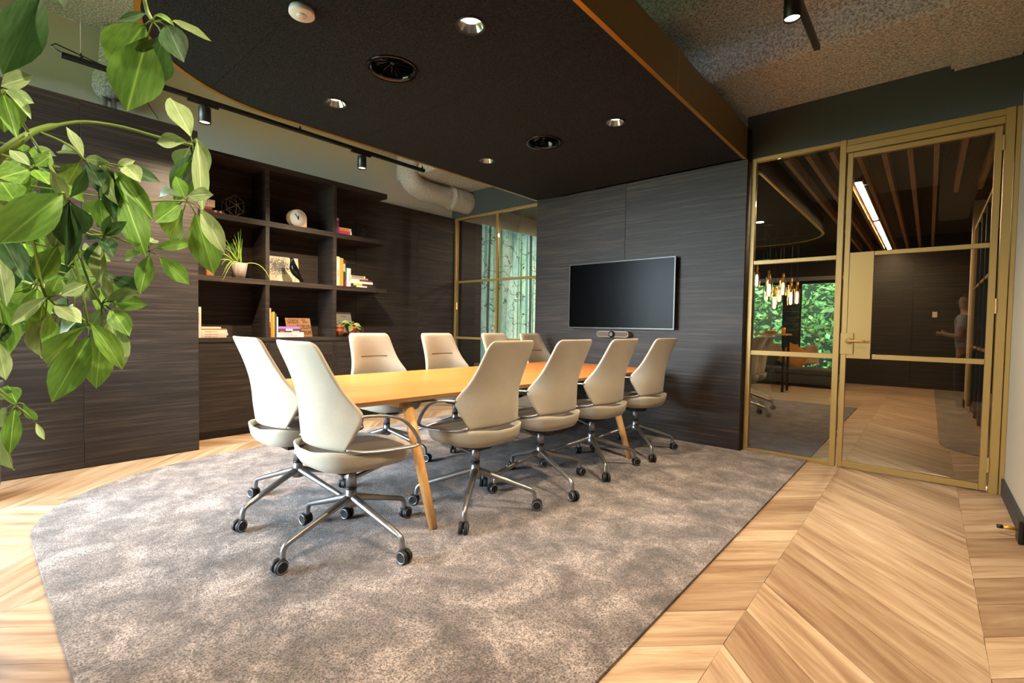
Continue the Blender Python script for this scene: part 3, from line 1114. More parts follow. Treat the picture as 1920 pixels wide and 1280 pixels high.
def chair_back():
    zs = [b[0] for b in BT]
    us = [-1, -.96, -.85, -.65, -.4, -.13, .13, .4, .65, .85, .96, 1]
    v, f = [], []
    nu, nv = len(us), len(zs)
    for side in (0, 1):
        for k, z in enumerate(zs):
            hw, yb, wr = BT[k][1]
            for u in us:
                y = yb + wr * abs(u) ** 2.2
                if side:
                    th = 0.052 * (1 - 0.62 * abs(u) ** 5)
                    if k in (0, nv - 1):
                        th *= 0.62
                    cr = 0.010 if abs(z - .90) < .001 and abs(u) < .7 else 0.0
                    v.append((hw * u * 0.955, y + th - cr, z + (0.006 if k == 0 else (-0.004 if k == nv - 1 else 0))))
                else:
                    v.append((hw * u, y, z))
    o = nu * nv
    for k in range(nv - 1):
        for i in range(nu - 1):
            a = k * nu + i
            f.append([a, a + 1, a + nu + 1, a + nu])
            f.append([o + a + nu, o + a + nu + 1, o + a + 1, o + a])
    for i in range(nu - 1):
        f.append([o + i, o + i + 1, i + 1, i])
        a = (nv - 1) * nu + i
        f.append([a, a + 1, o + a + 1, o + a])
    for k in range(nv - 1):
        a = k * nu
        f.append([a + nu, o + a + nu, o + a, a])
        a = k * nu + nu - 1
        f.append([a, o + a, o + a + nu, a + nu])
    return v, f


def sub(o, lv=1):
    m = o.modifiers.new('s', 'SUBSURF')
    m.levels = lv
    m.render_levels = lv
    return o


def se_ring(a, bf, br, n=30, e=3.2):
    out = []
    for i in range(n):
        t = 2 * PI * i / n
        c, s = math.cos(t), math.sin(t)
        x = a * math.copysign(abs(c) ** (2 / e), c)
        y = (bf if s > 0 else br) * math.copysign(abs(s) ** (2 / e), s)
        out.append((x, y))
    return out


def make_chair():
    t = thing('conference_chair', 'chair', 'chair', group='cream high-back conference chairs', local=True)
    v, f = chair_back()
    b = sub(from_py('backrest', v, f, M['fabric'], t, True))
    sp = [(u * .13, BT[8][1][1] + 0.070 * abs(u * .6) ** 2.2 + 0.045, .901) for u in (-1, -.5, 0, .5, 1)]
    tube('seam', sp, (0.0035), M['seat'], b, 6)
    # seat pan
    lev = [(.460, .205, .228, .190), (.468, .236, .262, .222), (.500, .252, .281, .246), (.532, .258, .286, .254), (.547, .260, .288, .258), (.552, .253, .280, .252), (.546, .243, .268, .242), (.530, .234, .256, .232)]
    vv, ff = [], []
    n = 30
    for z, a, bf, br in lev:
        for x, y in se_ring(a, bf, br):
            rise = (0.050 * max(0, -y / .26) ** 2 * (abs(x) / .25) ** 2 + 0.010 * max(0, -y / .26) ** 3) * max(0, (z - .48) / .07) - 0.014 * max(0, y / .28) ** 2
            vv.append((x, y, z + rise))
    for k in range(len(lev) - 1):
        for i in range(n):
            ff.append([k * n + i, k * n + (i + 1) % n, (k + 1) * n + (i + 1) % n, (k + 1) * n + i])
    ff.append(list(range(n))[::-1])
    from_py('seat_pan', vv, ff, M['fabric'], t, True)
    lv2 = [(.531, .236, .258, .234), (.540, .233, .254, .230), (.546, .20, .21, .19), (.549, .10, .10, .10)]
    vv, ff = [], []
    for z, a, bf, br in lv2:
        for x, y in se_ring(a, bf, br):
            vv.append((x, y, z - 0.008 * max(0, -y / .26) ** 3 - 0.014 * max(0, y / .28) ** 2))
    for k in range(len(lv2) - 1):
        for i in range(n):
            ff.append([k * n + i, k * n + (i + 1) % n, (k + 1) * n + (i + 1) % n, (k + 1) * n + i])
    ff.append(list(range(3 * n, 4 * n)))
    from_py('seat_cushion', vv, ff, M['seat'], t, True)
    for s in (-1, 1):
        pth = catmull([(s * .288, -.112, .749), (s * .293, -.03, .745), (s * .294, .06, .728), (s * .291, .13, .697), (s * .287, .185, .648), (s * .283, .222, .596), (s * .279, .236, .564), (s * .274, .215, .552), (s * .270, .15, .551), (s * .264, .03, .556), (s * .256, -.09, .568), (s * .238, -.165, .588)], 4)
        k = len(pth)
        rr_ = [(0.011 + 0.004 * math.sin(PI * i / (k - 1)), 0.0075) for i in range(k)]
        tube('armrest', pth, rr_, M['alu'], t, 10)
        tube('support_bar', catmull([(s * .020, .015, .372), (s * .045, .06, .392), (s * .115, .15, .445), (s * .145, .195, .476)], 4), 0.0115, M['alu'], t, 10)
    box('tilt_mechanism', (-.06, -.09, .405), (.06, .10, .470), M['black'], t, .008, 2)
    lathe('column', [(.018, .408), (.022, .40), (.028, .385), (.029, .37), (.028, .320)], M['alu'], t, 20)
    lathe('column_ring', [(.026, .3195), (.0295, .318), (.0295, .309), (.026, .3075)], M['black'], t, 20, ring=True)
    lathe('hub', [(.0285, .307), (.029, .285), (.035, .255), (.042, .232), (.034, .215), (.0001, .212)], M['alu'], t, 24)
    # star base
    bm = bmesh.new()
    pth = catmull([(.012, 0, .262), (.08, 0, .240), (.2, 0, .200), (.33, 0, .157), (.372, 0, .140), (.387, 0, .115), (.389, 0, .076)], 3)
    k = len(pth)
    sweep_bm(bm, pth, [(.024 - .009 * min(1, i / (k * .6)), .020 - .006 * min(1, i / (k * .6))) for i in range(k)], 10, (0, 0, 1))
    bmesh.ops.recalc_face_normals(bm, faces=bm.faces[:])
    leg0 = from_bm('base_leg', bm, M['alu'], t, True)
    bm = bmesh.new()
    for s in (-1, 1):
        lathe_bm(bm, [(.0001, s * .006), (.031, s * .006), (.034, s * .009), (.034, s * .022), (.031, s * .026), (.027, s * .0265), (.0001, s * .0245)], 18, (.405, 0, .034 + .015), 'y')
    bm_box(bm, (.380, -.0055, .045), (.408, .0055, .080))
    bmesh.ops.recalc_face_normals(bm, faces=bm.faces[:])
    c0 = from_bm('caster', bm, M['rubber'], leg0, False)
    c1 = []
    for s in (-1, 1):
        bm = bmesh.new()
        lathe_bm(bm, [(.024, s * .0255), (.027, s * .0285), (.0305, s * .0270), (.028, s * .0255)], 20, (.405, 0, .034 + .015), 'y', closed=True)
        c1.append(from_bm('caster_ring', bm, M['alu'], leg0, True))
    for o in [c0] + c1:
        o.parent = leg0
        o.matrix_parent_inverse = Matrix.Identity(4)
    leg0['_first'] = 1
    for i in range(1, 4):
        l = leg0.copy()
        COL.objects.link(l)
        l.rotation_euler = (0, 0, PI / 2 * i)
        for c in [c0] + c1:
            d = c.copy()
            COL.objects.link(d)
            d.parent = l
    return t


chair0 = make_chair()
CH = [
    # x, y, facing (rotz; 0 faces +y), star turn, label
    (-2.32, 1.36, 0.0, 0.14, 'cream swivel chair nearest the camera, its back turned to it'),
    (-3.01, 1.39, -0.02, 0.305, 'cream swivel chair at the near table end, left of its twin, by the bookcase side'),
    (-2.19, 2.17, PI / 2 + .02, 0.637, 'cream swivel chair on the near long side, first beside the front table leg'),
    (-2.17, 2.83, PI / 2 - .02, 1.274, 'cream swivel chair on the near long side, second from the front table leg'),
    (-2.13, 3.49, PI / 2 - .03, 0.846, 'cream swivel chair on the near long side, third from the front table leg'),
    (-2.11, 4.25, PI / 2 - .06, 0.855, 'cream swivel chair on the near long side, closest to the television wall'),
    (-3.60, 2.455, -PI / 2 - .03, 0.4, 'cream swivel chair across the table, in front of the potted shelf plants'),
    (-3.57, 3.24, -PI / 2 - .02, 0.8, 'cream swivel chair across the table, before the plain dark panels'),
    (-3.53, 4.07, -PI / 2, 0.1, 'cream swivel chair across the table, before the forest window'),
    (-3.42, 4.61, -PI / 2 + .02, 0.785, 'cream swivel chair across the table, in the corner by the television wall'),
    (-1.98, 7.0, PI / 2 - .1, 0.3, 'cream chair in the far room behind the narrow glass, nearer one'),
    (-2.02, 7.65, PI / 2 + .1, 0.7, 'cream chair in the far room behind the narrow glass, farther one'),
]
for i, (x, y, rz, st, lab) in enumerate(CH):
    c = chair0 if i == 0 else copy_tree(chair0)
    c.location = (x, y, 0.002 if y < 5 else 0.0)
    c.rotation_euler = (0, 0, rz)
    c['label'] = lab
    for ch in kids(c):
        if ch.name.startswith('base_leg'):
            ch['_a'] = 1
    k = 0
    for ch in kids(c):
        if ch.name.startswith('base_leg'):
            ch.rotation_euler = (0, 0, st - rz + PI / 2 * k)
            k += 1

# ---- television and camera bar
t = thing('television', 'large black flat television on the dark wooden wall', 'television', (-2.69, YT, 1.57))
box('wall_bracket', (-2.95, YT - 0.031, 1.38), (-2.43, YT - 0.001, 1.76), M['black'], t)
tvb = box('housing', (-3.352, YT - 0.072, 1.185), (-2.018, YT - 0.032, 1.958), M['black'], t, 0.003)
box('screen', (-3.340, YT - 0.0745, 1.199), (-2.030, YT - 0.0725, 1.947), M['screen'], t)
bz = flat('bezel_grey', (74, 72, 70), 0.35, 0.5)
for lo, hi in (((-3.352, YT - 0.077, 1.185), (-2.018, YT - 0.0722, 1.1985)), ((-3.352, YT - 0.077, 1.9475), (-2.018, YT - 0.0722, 1.958)), ((-3.352, YT - 0.077, 1.199), (-3.3405, YT - 0.0722, 1.947)), ((-2.0295, YT - 0.077, 1.199), (-2.018, YT - 0.0722, 1.947))):
    box('bezel', lo, hi, bz, t)
t = thing('conference_camera', 'slim grey camera and speaker bar mounted under the television', 'camera', (-2.74, YT, 1.12))


def pill(cx, cz, hw, hh, k=8):
    p = [(cx + hw - hh + hh * math.cos(a), cz + hh * math.sin(a)) for a in [-PI / 2 + PI * i / k for i in range(k + 1)]]
    p += [(cx - hw + hh + hh * math.cos(a), cz + hh * math.sin(a)) for a in [PI / 2 + PI * i / k for i in range(k + 1)]]
    return p


def xz_prism(name, pts, y0_, y1_, mat, parent, smooth=False):
    n = len(pts)
    v = [(p[0], y0_, p[1]) for p in pts] + [(p[0], y1_, p[1]) for p in pts]
    f = [list(range(n)), list(range(n, 2 * n))[::-1]] + [[(i + 1) % n, i, n + i, n + (i + 1) % n] for i in range(n)]
    return from_py(name, v, f, mat, parent, smooth)


xz_prism('body', pill(-2.74, 1.122, 0.205, 0.034), YT - 0.085, YT - 0.001, flat('bar_rim', (150, 130, 112), .4, .4), t)
xz_prism('grille', pill(-2.74, 1.122, 0.200, 0.029), YT - 0.088, YT - 0.0852, flat('bar_grille', (92, 80, 70), .8), t)
lathe('lens_housing', [(0.0001, YT - 0.115), (0.026, YT - 0.115), (0.036, YT - 0.105), (0.038, YT - 0.0882), (0.0001, YT - 0.0882)], M['black'], t, 28, (-2.74, 0, 1.122), 'y')
lathe('lens', [(0.010, YT - 0.118), (0.018, YT - 0.119), (0.019, YT - 0.1152), (0.009, YT - 0.1152)], M['steel'], t, 24, (-2.74, 0, 1.122), 'y', ring=True)


# ================================================================ SHELF OBJECTS
def col(rgb, rough=.6):
    k = 'c%d_%d_%d' % tuple(rgb)
    if k not in M:
        M[k] = flat('cover_%d_%d_%d' % tuple(rgb), rgb, rough)
    return M[k]


def book(lab, y0_, y1_, z0_, z1_, rgb, depth=0.17, xf=-5.47, upright=True, title=None, ink='ink', size=None, stripes=(), grp=None, name='book'):
    """spine faces the room (+x)"""
    t = thing(name, lab, 'book', (xf - depth / 2, (y0_ + y1_) / 2, z0_), group=grp)
    c = col(rgb)
    bt = 0.003
    bm = bmesh.new()
    bm_box(bm, (xf - bt, y0_, z0_), (xf, y1_, z1_))
    if upright:
        bm_box(bm, (xf - depth, y0_, z0_), (xf - bt, y0_ + bt, z1_))
        bm_box(bm, (xf - depth, y1_ - bt, z0_), (xf - bt, y1_, z1_))
        pg = ((xf - depth + .004, y0_ + bt + .0002, z0_ + .003), (xf - bt - .0002, y1_ - bt - .0002, z1_ - .004))
    else:
        bm_box(bm, (xf - depth, y0_, z0_), (xf - bt, y1_, z0_ + bt))
        bm_box(bm, (xf - depth, y0_, z1_ - bt), (xf - bt, y1_, z1_))
        pg = ((xf - depth + .004, y0_ + .003, z0_ + bt + .0002), (xf - bt - .0002, y1_ - .004, z1_ - bt - .0002))
    cv = from_bm('cover', bm, c, t)
    box('pages', pg[0], pg[1], M['paper'], t)
    for a, b, rg in stripes:
        if upright:
            box('spine_band', (xf, y0_ + .0003, z0_ + (z1_ - z0_) * a), (xf + .0006, y1_ - .0003, z0_ + (z1_ - z0_) * b), col(rg), cv)
        else:
            box('spine_band', (xf, y0_ + (y1_ - y0_) * a, z0_ + .0003), (xf + .0006, y0_ + (y1_ - y0_) * b, z1_ - .0003), col(rg), cv)
    for tt in (title if isinstance(title, list) else ([title] if title else [])):
        body, frac, ext, k, lift = tt
        if upright:
            th = (y1_ - y0_)
            text('title', body, th * k, M[ink], cv, (xf + .0007, y0_ + th * lift, z1_ - (z1_ - z0_) * frac), (0, 0, -1), (0, 1, 0), .0002, 'LEFT', ext * (z1_ - z0_))
        else:
            th = (z1_ - z0_)
            text('title', body, th * k, M[ink], cv, (xf + .0007, y0_ + (y1_ - y0_) * frac, z0_ + th * lift), (0, 1, 0), (0, 0, 1), .0002, 'LEFT', ext * (y1_ - y0_))
    return t


g1, g2, g3, g4, g5 = 'books on the top left shelf', 'books on the top right shelf', 'books on the middle right shelf', 'books on the lower left shelf', 'books on the lower middle shelf'
Z1, Z2, Z3 = 1.0302, 1.6552, 2.2902
# lower left
book('tall pinkish white book standing at the left end of the lower shelf', 1.512, 1.554, Z1, 1.338, (214, 190, 172), title=[('Architectuur', .20, .34, .5, .35)], grp=g4)
st = [(1.556, 1.782, .022, (190, 168, 152), 'brown and white book lying lowest in the lower left stack'), (1.556, 1.796, .026, (206, 186, 176), 'pale pink book second from the bottom in the lower left stack'), (1.556, 1.788, .030, (226, 204, 180), 'cream book in the middle of the lower left stack'), (1.556, 1.782, .012, (150, 104, 40), 'thin ochre book under the top of the lower left stack'), (1.556, 1.731, .018, (222, 190, 170), 'short cream book on top of the lower left stack')]
z = Z1
for a, b, h, rgb, lab in st:
    book(lab, a, b, z, z + h, rgb, .16, upright=False, title=[('Stedelijk wonen', .12, .5, .55, .25)] if h > .02 else None, grp=g4)
    z += h + .0004
# lower middle
book('tall white and brown striped book leaning on the left divider, lower shelf', 2.197, 2.222, Z1, 1.350, (222, 214, 206), stripes=[(0, .34, (96, 52, 46)), (.34, .52, (176, 108, 92))], grp=g5)
book('brown grey book behind the striped one on the lower shelf', 2.2225, 2.243, Z1, 1.350, (112, 88, 76), grp=g5, xf=-5.50)
book('thin ochre yellow book on the lower middle shelf', 2.2235, 2.2435, Z1, 1.304, (196, 140, 40), .02, xf=-5.472, grp=g5)
book('bright orange book standing on the lower middle shelf', 2.2445, 2.264, Z1, 1.312, (236, 160, 48), grp=g5)
book('dark navy book beside the orange one on the lower shelf', 2.2645, 2.286, Z1, 1.296, (44, 52, 66), grp=g5)
book('slim white book standing last in the lower middle row', 2.2865, 2.301, Z1, 1.257, (216, 212, 206), grp=g5)
z = Z1
for a, b, h, rgb, lab, ti in ((2.303, 2.592, .054, (224, 218, 210), 'thick white architecture book at the bottom of the lower middle stack', [('Architectuur', .22, .36, .42, .56), ('van de 20e eeuw', .22, .54, .42, .14)]), (2.303, 2.552, .017, (70, 44, 36), 'thin dark brown book in the lower middle stack', None), (2.303, 2.562, .022, (84, 58, 84), 'dark purple book in the lower middle stack', None), (2.303, 2.551, .024, (158, 108, 196), 'bright purple book on top of the lower middle stack', None)):
    o = book(lab, a, b, z, z + h, rgb, .115, upright=False, title=ti, stripes=[(.32, .62, (206, 196, 206))] if h == .022 else ([(.08, .26, (190, 70, 60)), (.6, .95, (196, 178, 140))] if h == .017 else ()), grp=g5)
    z += h + .0004
# middle right
book('cream book titled green, first on the middle right shelf', 2.977, 2.998, Z2, 2.011, (214, 190, 166), title=[('GREEN', .44, .22, .75, .2)], grp=g3)
book('light grey book titled green, second on the middle right shelf', 2.9985, 3.036, Z2, 2.011, (200, 194, 186), title=[('GREEN', .44, .22, .62, .3)], grp=g3)
book('bright orange book on the middle right shelf', 3.0365, 3.084, Z2, 1.998, (238, 138, 48), grp=g3)
book('dark brown book beside the orange one, middle right shelf', 3.0845, 3.113, Z2, 1.982, (46, 40, 34), stripes=[(.55, .85, (150, 146, 136))], grp=g3)
book('small green book with pink foot on the middle right shelf', 3.1135, 3.134, Z2, 1.888, (46, 96, 44), stripes=[(0, .3, (206, 30, 104))], grp=g3, xf=-5.476)
book('short white book with red lettering on the middle right shelf', 3.135, 3.186, Z2, 1.882, (220, 208, 198), title=[('SNARE', .26, .46, .62, .5)], ink='red', grp=g3)
z = Z2
for b, h, rgb, lab, sp_ in ((3.546, .022, (44, 36, 32), 'black book lying lowest in the middle right stack', [(.22, .64, (210, 200, 184))]), (3.498, .026, (52, 40, 34), 'dark book with yellow lettering in the middle right stack', [(.12, .52, (206, 176, 60))]), (3.502, .028, (226, 216, 202), 'long white book in the middle right stack', ()), (3.49, .022, (96, 44, 40), 'half white half dark red book in the middle right stack', [(0, .4, (214, 202, 190))]), (3.430, .020, (160, 142, 122), 'taupe book near the top of the middle right stack', ()), (3.390, .026, (216, 208, 196), 'short white lettered book on top of the middle right stack', [(.04, .9, (126, 118, 108))])):
    book(lab, 3.1875, b, z, z + h, rgb, .16, upright=False, stripes=sp_, grp=g3)
    z += h + .0004
# top right
book('upright purple and white book on the top right shelf', 2.977, 3.026, Z3, 2.478, (220, 190, 190), title=None, stripes=[(0.02, .82, (120, 50, 130))], grp=g2)
book('pink book lying on the top right shelf', 3.028, 3.196, Z3, 2.335, (214, 60, 110), .15, upright=False, stripes=[(.86, 1, (226, 214, 200))], grp=g2)
book('orange striped book on top of the pink one, top right shelf', 3.028, 3.190, 2.3354, 2.372, (222, 150, 70), .15, upright=False, stripes=[(.86, 1, (226, 214, 200))], grp=g2)
# top left
book('dark red glossy book lying on the top left shelf', 1.47, 1.762, Z3, 2.318, (106, 34, 32), .15, upright=False, stripes=[(.7, .78, (200, 160, 150)), (.86, .93, (214, 180, 170))], grp=g1)
book('reddish brown book second in the top left stack', 1.47, 1.655, 2.3184, 2.342, (150, 92, 76), .15, upright=False, grp=g1)
book('white book with red lettering, lower of the top left pair', 1.47, 1.680, 2.3424, 2.378, (222, 196, 180), .16, upright=False, title=[('ARTI', .40, .28, .9, .12)], ink='red', grp=g1)
book('white book with red lettering on top of the top left stack', 1.47, 1.680, 2.3784, 2.415, (226, 202, 186), .16, upright=False, title=[('ARTI', .40, .28, .9, .12)], ink='red', grp=g1)
# top middle: thin pale board
tag(box('picture_panel', (-5.62, 2.196, Z3), (-5.46, 2.207, 2.587), col((222, 196, 160)), None, .001), 'thin pale board standing against the divider, top middle shelf', 'board')

# wire polyhedra
for cx, cy, cz, r, lab in ((-5.50, 1.866, 2.398, .108, 'grey wire polyhedron nearer the front of the top left shelf'), (-5.67, 2.02, 2.390, .10, 'dark wire polyhedron half hidden behind the other on the top left shelf')):
    t = thing('wire_polyhedron', lab, 'ornament', (cx, cy, Z3), group='wire polyhedra')
    ring = [(math.cos(a), math.sin(a)) for a in [PI / 2 + PI / 3 * i for i in range(6)]]
    fr = [Vector((cx + .03, cy + r * c * .88, cz + r * s)) for c, s in ring]
    bk_ = [Vector((cx - .10, cy + r * c * .88, cz + r * s)) for c, s in ring]
    ce, cb = Vector((cx + .075, cy, cz)), Vector((cx - .14, cy, cz))
    wm = flat('wire_%d' % int(cx * -100), (128, 124, 110) if cx > -5.6 else (52, 50, 46), .4, .6)
    for i in range(6):
        for nm, a, b in (('wire', fr[i], fr[(i + 1) % 6]), ('wire', bk_[i], bk_[(i + 1) % 6]), ('wire', fr[i], bk_[i]), ('wire', fr[i], ce), ('wire', bk_[i], cb)):
            tube(nm, [a, b], .0032, wm, t, 6)
# clock
t = thing('table_clock', 'round white clock in a light wooden case on the top middle shelf', 'clock', (-5.52, 2.525, Z3))
ccy, ccz, cr_ = 2.526, 2.3905, .0995
cs = [(ccy + cr_ * math.cos(a), ccz + cr_ * math.sin(a)) for a in [2 * PI * i / 40 for i in range(40)] if not (1.5 * PI < a < 2 * PI - .01)] + [(ccy + cr_, Z3)]


def yz_prism(name, pts, x0_, x1_, mat, parent, smooth=False):
    n = len(pts)
    ar = sum(pts[i][0] * pts[(i + 1) % n][1] - pts[(i + 1) % n][0] * pts[i][1] for i in range(n))
    if ar < 0:
        pts = pts[::-1]
    v = [(x0_, p[0], p[1]) for p in pts] + [(x1_, p[0], p[1]) for p in pts]
    f = [list(range(n))[::-1], list(range(n, 2 * n))] + [[i, (i + 1) % n, n + (i + 1) % n, n + i] for i in range(n)]
    return from_py(name, v, f, mat, parent, smooth)


order = sorted(cs, key=lambda p: math.atan2(p[1] - ccz, p[0] - ccy))
yz_prism('case', order, -5.56, -5.472, M['birch'], t)
lathe('dial', [(0.0001, -5.4718), (.090, -5.4718), (.090, -5.469), (0.0001, -5.469)], col((214, 214, 208)), t, 36, (0, ccy, ccz), 'x')
for ang, ln, wd in ((math.radians(62 + 62), .066, .0045), (math.radians(86), .040, .006)):
    d = Vector((0, math.cos(ang), math.sin(ang)))
    tube('clock_hand', [Vector((-5.467, ccy, ccz - .012)) - d * .008, Vector((-5.467, ccy, ccz - .012)) + d * ln], wd, M['ink'], t, 6)
# candlesticks
for y_, h in ((3.325, .20), (3.43, .165), (3.475, .185)):
    t = lathe('candle_holder', [(.022, Z3), (.022, Z3 + .006), (.003, Z3 + .012), (.003, Z3 + h * .75), (.009, Z3 + h * .8), (.009, Z3 + h), (.0001, Z3 + h)], M['gloss_black'], None, 14, (-5.60, y_, 0))
    tag(t, {3.325: 'slim black candle holder next to the pink books, top right shelf', 3.43: 'shorter black candle holder in the middle, top right shelf', 3.475: 'black candle holder nearest the end of the top right shelf'}[y_], 'candle holder', 'candle holders on the top right shelf')

# spider plant in clay pot
t = thing('potted_spider_plant', 'spider plant with thin arching leaves in a pale clay pot', 'potted plant', (-5.50, 1.915, Z2))
lathe('pot', [(.054, Z2), (.079, Z2 + .152), (.079, Z2 + .156), (.073, Z2 + .156), (.070, Z2 + .14), (0.0001, Z2 + .14)], M['pot_grey'], t, 28, (-5.50, 1.915, 0))
gm = [flat('grass_%d' % i, c, .5) for i, c in enumerate(((126, 168, 52), (92, 140, 40), (170, 190, 80)))]


def blade(name, p0, p1, p2, wd, mat, parent):
    pts = [(1 - t_) ** 2 * p0 + 2 * t_ * (1 - t_) * p1 + t_ * t_ * p2 for t_ in [i / 7 for i in range(8)]]
    bm = bmesh.new()
    sweep_bm(bm, pts, [(wd * (1 - .85 * (i / 7) ** 2), wd * .22) for i in range(8)], 6, (1, .3, .2))
    bmesh.ops.recalc_face_normals(bm, faces=bm.faces[:])
    return from_bm(name, bm, mat, parent, True)


pb = Vector((-5.50, 1.915, Z2 + .14))
for i in range(14):
    a = rnd.uniform(0, 2 * PI)
    h = rnd.uniform(.20, .42)
    o_ = Vector((rnd.uniform(-.03, .03), rnd.uniform(-.035, .035), 0))
    dv = Vector((math.cos(a) * .05, rnd.uniform(-.12, .10), h))
    blade('leaf', pb + o_, pb + o_ + dv * .6 + Vector((0, 0, .05)), pb + o_ + dv, .004, gm[i % 3], t)
for i in range(16):
    ln = rnd.uniform(.12, .27)
    o_ = Vector((rnd.uniform(0, .04), rnd.uniform(-.05, .0), 0))
    dz = rnd.uniform(-.14, .20)
    blade('leaf', pb + o_, pb + o_ + Vector((.02, -ln * .5, .10 + max(dz, 0) * .5)), pb + o_ + Vector((rnd.uniform(.0, .1), -ln, dz)), .004, gm[(i + 1) % 3], t)
blade('leaf', pb + Vector((.02, .05, .015)), pb + Vector((.08, .2, .08)), pb + Vector((.11, .28, -.16)), .0045, gm[2], t)
blade('leaf', pb + Vector((.03, -.03, .02)), pb + Vector((.10, -.10, .06)), pb + Vector((.12, -.20, -.20)), .005, gm[2], t)
blade('leaf', pb + Vector((.03, -.02, .02)), pb + Vector((.10, -.07, .06)), pb + Vector((.11, -.06, -.15)), .005, gm[2], t)
tag(box('vase', (-5.60, 1.62, Z2), (-5.53, 1.69, Z2 + .14), col((150, 100, 60)), None, .01, 2), 'brown wooden block half hidden behind the spider plant leaves', 'ornament')

# picture with flock of strokes and bird
t = thing('canvas_print', 'beige canvas print of a dark bird flock leaning on the middle shelf', 'picture', (-5.6, 2.43, Z2))
tp = NT('flock_print')
tc = tp.coords('pos', (1, 60, 95))
nn = tp.noise(tc, 1.0, 3, .7)
sepz = tp.n('SeparateXYZ')
tp.l(tp.n('NewGeometry').outputs['Position'], sepz.inputs[0])
dist = tp.n('VectorMath', operation='DISTANCE')
tp.l(tp.coords('pos', (0, 1, 1.4)), dist.inputs[0])
dist.inputs[1].default_value = (0, 2.38, 1.83 * 1.4)
inr = tp.ramp(dist.outputs['Value'], [(0.05, (1, 1, 1, 1)), (0.21, (0, 0, 0, 1))])
thr = tp.n('Math', operation='MULTIPLY_ADD')
tp.l(inr, thr.inputs[0])
thr.inputs[1].default_value = 0.30
tp.l(nn, thr.inputs[2])
ms = tp.ramp(thr.outputs[0], [(0.66, (0, 0, 0, 1)), (0.72, (1, 1, 1, 1))])
tp.color(tp.mix(ms, S((186, 172, 144)), S((64, 62, 58))))
tp.set(Roughness=.5)
cv = from_py('canvas', [(-5.62, 2.205, Z2), (-5.62, 2.612, Z2), (-5.665, 2.612, 1.952), (-5.665, 2.205, 1.952), (-5.64, 2.205, Z2 - .0), (-5.64, 2.612, Z2 - .0), (-5.685, 2.612, 1.949), (-5.685, 2.205, 1.949)], [[0, 1, 2, 3], [7, 6, 5, 4], [0, 4, 5, 1], [1, 5, 6, 2], [2, 6, 7, 3], [3, 7, 4, 0]], tp.m, t)
t = thing('bird_figurine', 'glossy black wooden bird on thin wire legs before the canvas print', 'figurine', (-5.5, 2.50, Z2))
bm = bmesh.new()
bp = [(2.452, 1.930), (2.462, 1.925), (2.470, 1.905), (2.473, 1.88), (2.480, 1.84), (2.492, 1.80), (2.512, 1.765), (2.540, 1.730), (2.570, 1.697), (2.597, 1.668)]
br_ = [.004, .020, .023, .026, .040, .049, .043, .030, .019, .010]
sweep_bm(bm, [(-5.50, y_, z_) for y_, z_ in bp], br_, 16, (1, 0, 0))
bmesh.ops.recalc_face_normals(bm, faces=bm.faces[:])
sub(from_bm('body', bm, M['gloss_black'], t, True))
for dx in (-.012, .012):
    tube('leg', [(-5.50 + dx, 2.500 + dx, 1.755), (-5.49 + dx, 2.475 + dx * 1.3, Z2)], .0016, M['ink'], t, 6)
lathe('beak', [(.0001, 2.434), (.006, 2.456)], M['gloss_black'], t, 10, (-5.5, 0, 1.929), 'y')

# kraft sign
t = thing('cardboard_sign', 'brown cardboard sign with hand-drawn black capitals on the lower middle shelf', 'sign', (-5.62, 2.6, Z1))
so = from_py('board', [(-5.60, 2.466, Z1), (-5.60, 2.760, Z1), (-5.635, 2.742, 1.250), (-5.635, 2.448, 1.250), (-5.606, 2.466, Z1), (-5.606, 2.760, Z1), (-5.641, 2.742, 1.250), (-5.641, 2.448, 1.250)], [[0, 1, 2, 3], [7, 6, 5, 4], [0, 4, 5, 1], [1, 5, 6, 2], [2, 6, 7, 3], [3, 7, 4, 0]], M['kraft'], t)
ud = Vector((-.035, -.018, .22)).normalized()
yd_ = Vector((0, 1, 0))
nx = yd_.cross(ud).normalized()
b0 = Vector((-5.5985, 2.466, Z1)) + nx * .0012


def sg(body, fy, fz, size, wd):
    text('lettering', body, size, M['ink'], so, b0 + yd_ * (fy * .294) + ud * (fz * .2225), yd_, ud, .0003, 'LEFT', wd)


sg('GOEDE', .07, .72, .068, .128)
sg('SAMEN', .60, .86, .026, .054)
sg('BEWUST', .68, .745, .026, .064)
sg('VOOR', .08, .44, .040, .07)
sg('DOELEN', .42, .43, .070, .158)
sg('ATRIUM', .45, .12, .066, .150)

# leaning plate, potted plants and bits on the lower right shelf
t = thing('metal_plate', 'grey metal plate leaning on the wall behind the potted plants', 'plate', (-5.68, 3.2, Z1))
po = from_py('plate_body', [(-5.62, 3.11, Z1), (-5.62, 3.33, Z1), (-5.68, 3.305, 1.338), (-5.68, 3.098, 1.338), (-5.625, 3.11, Z1), (-5.625, 3.33, Z1), (-5.685, 3.305, 1.338), (-5.685, 3.098, 1.338)], [[0, 1, 2, 3], [7, 6, 5, 4], [0, 4, 5, 1], [1, 5, 6, 2], [2, 6, 7, 3], [3, 7, 4, 0]], M['steel'], t)
text('lettering', 'Het Atrium', .022, M['ink'], po, (-5.666, 3.175, 1.278), (0, 1, 0), Vector((-.06, 0, .308)).normalized(), .0006, 'LEFT', .065)
leafq = {}


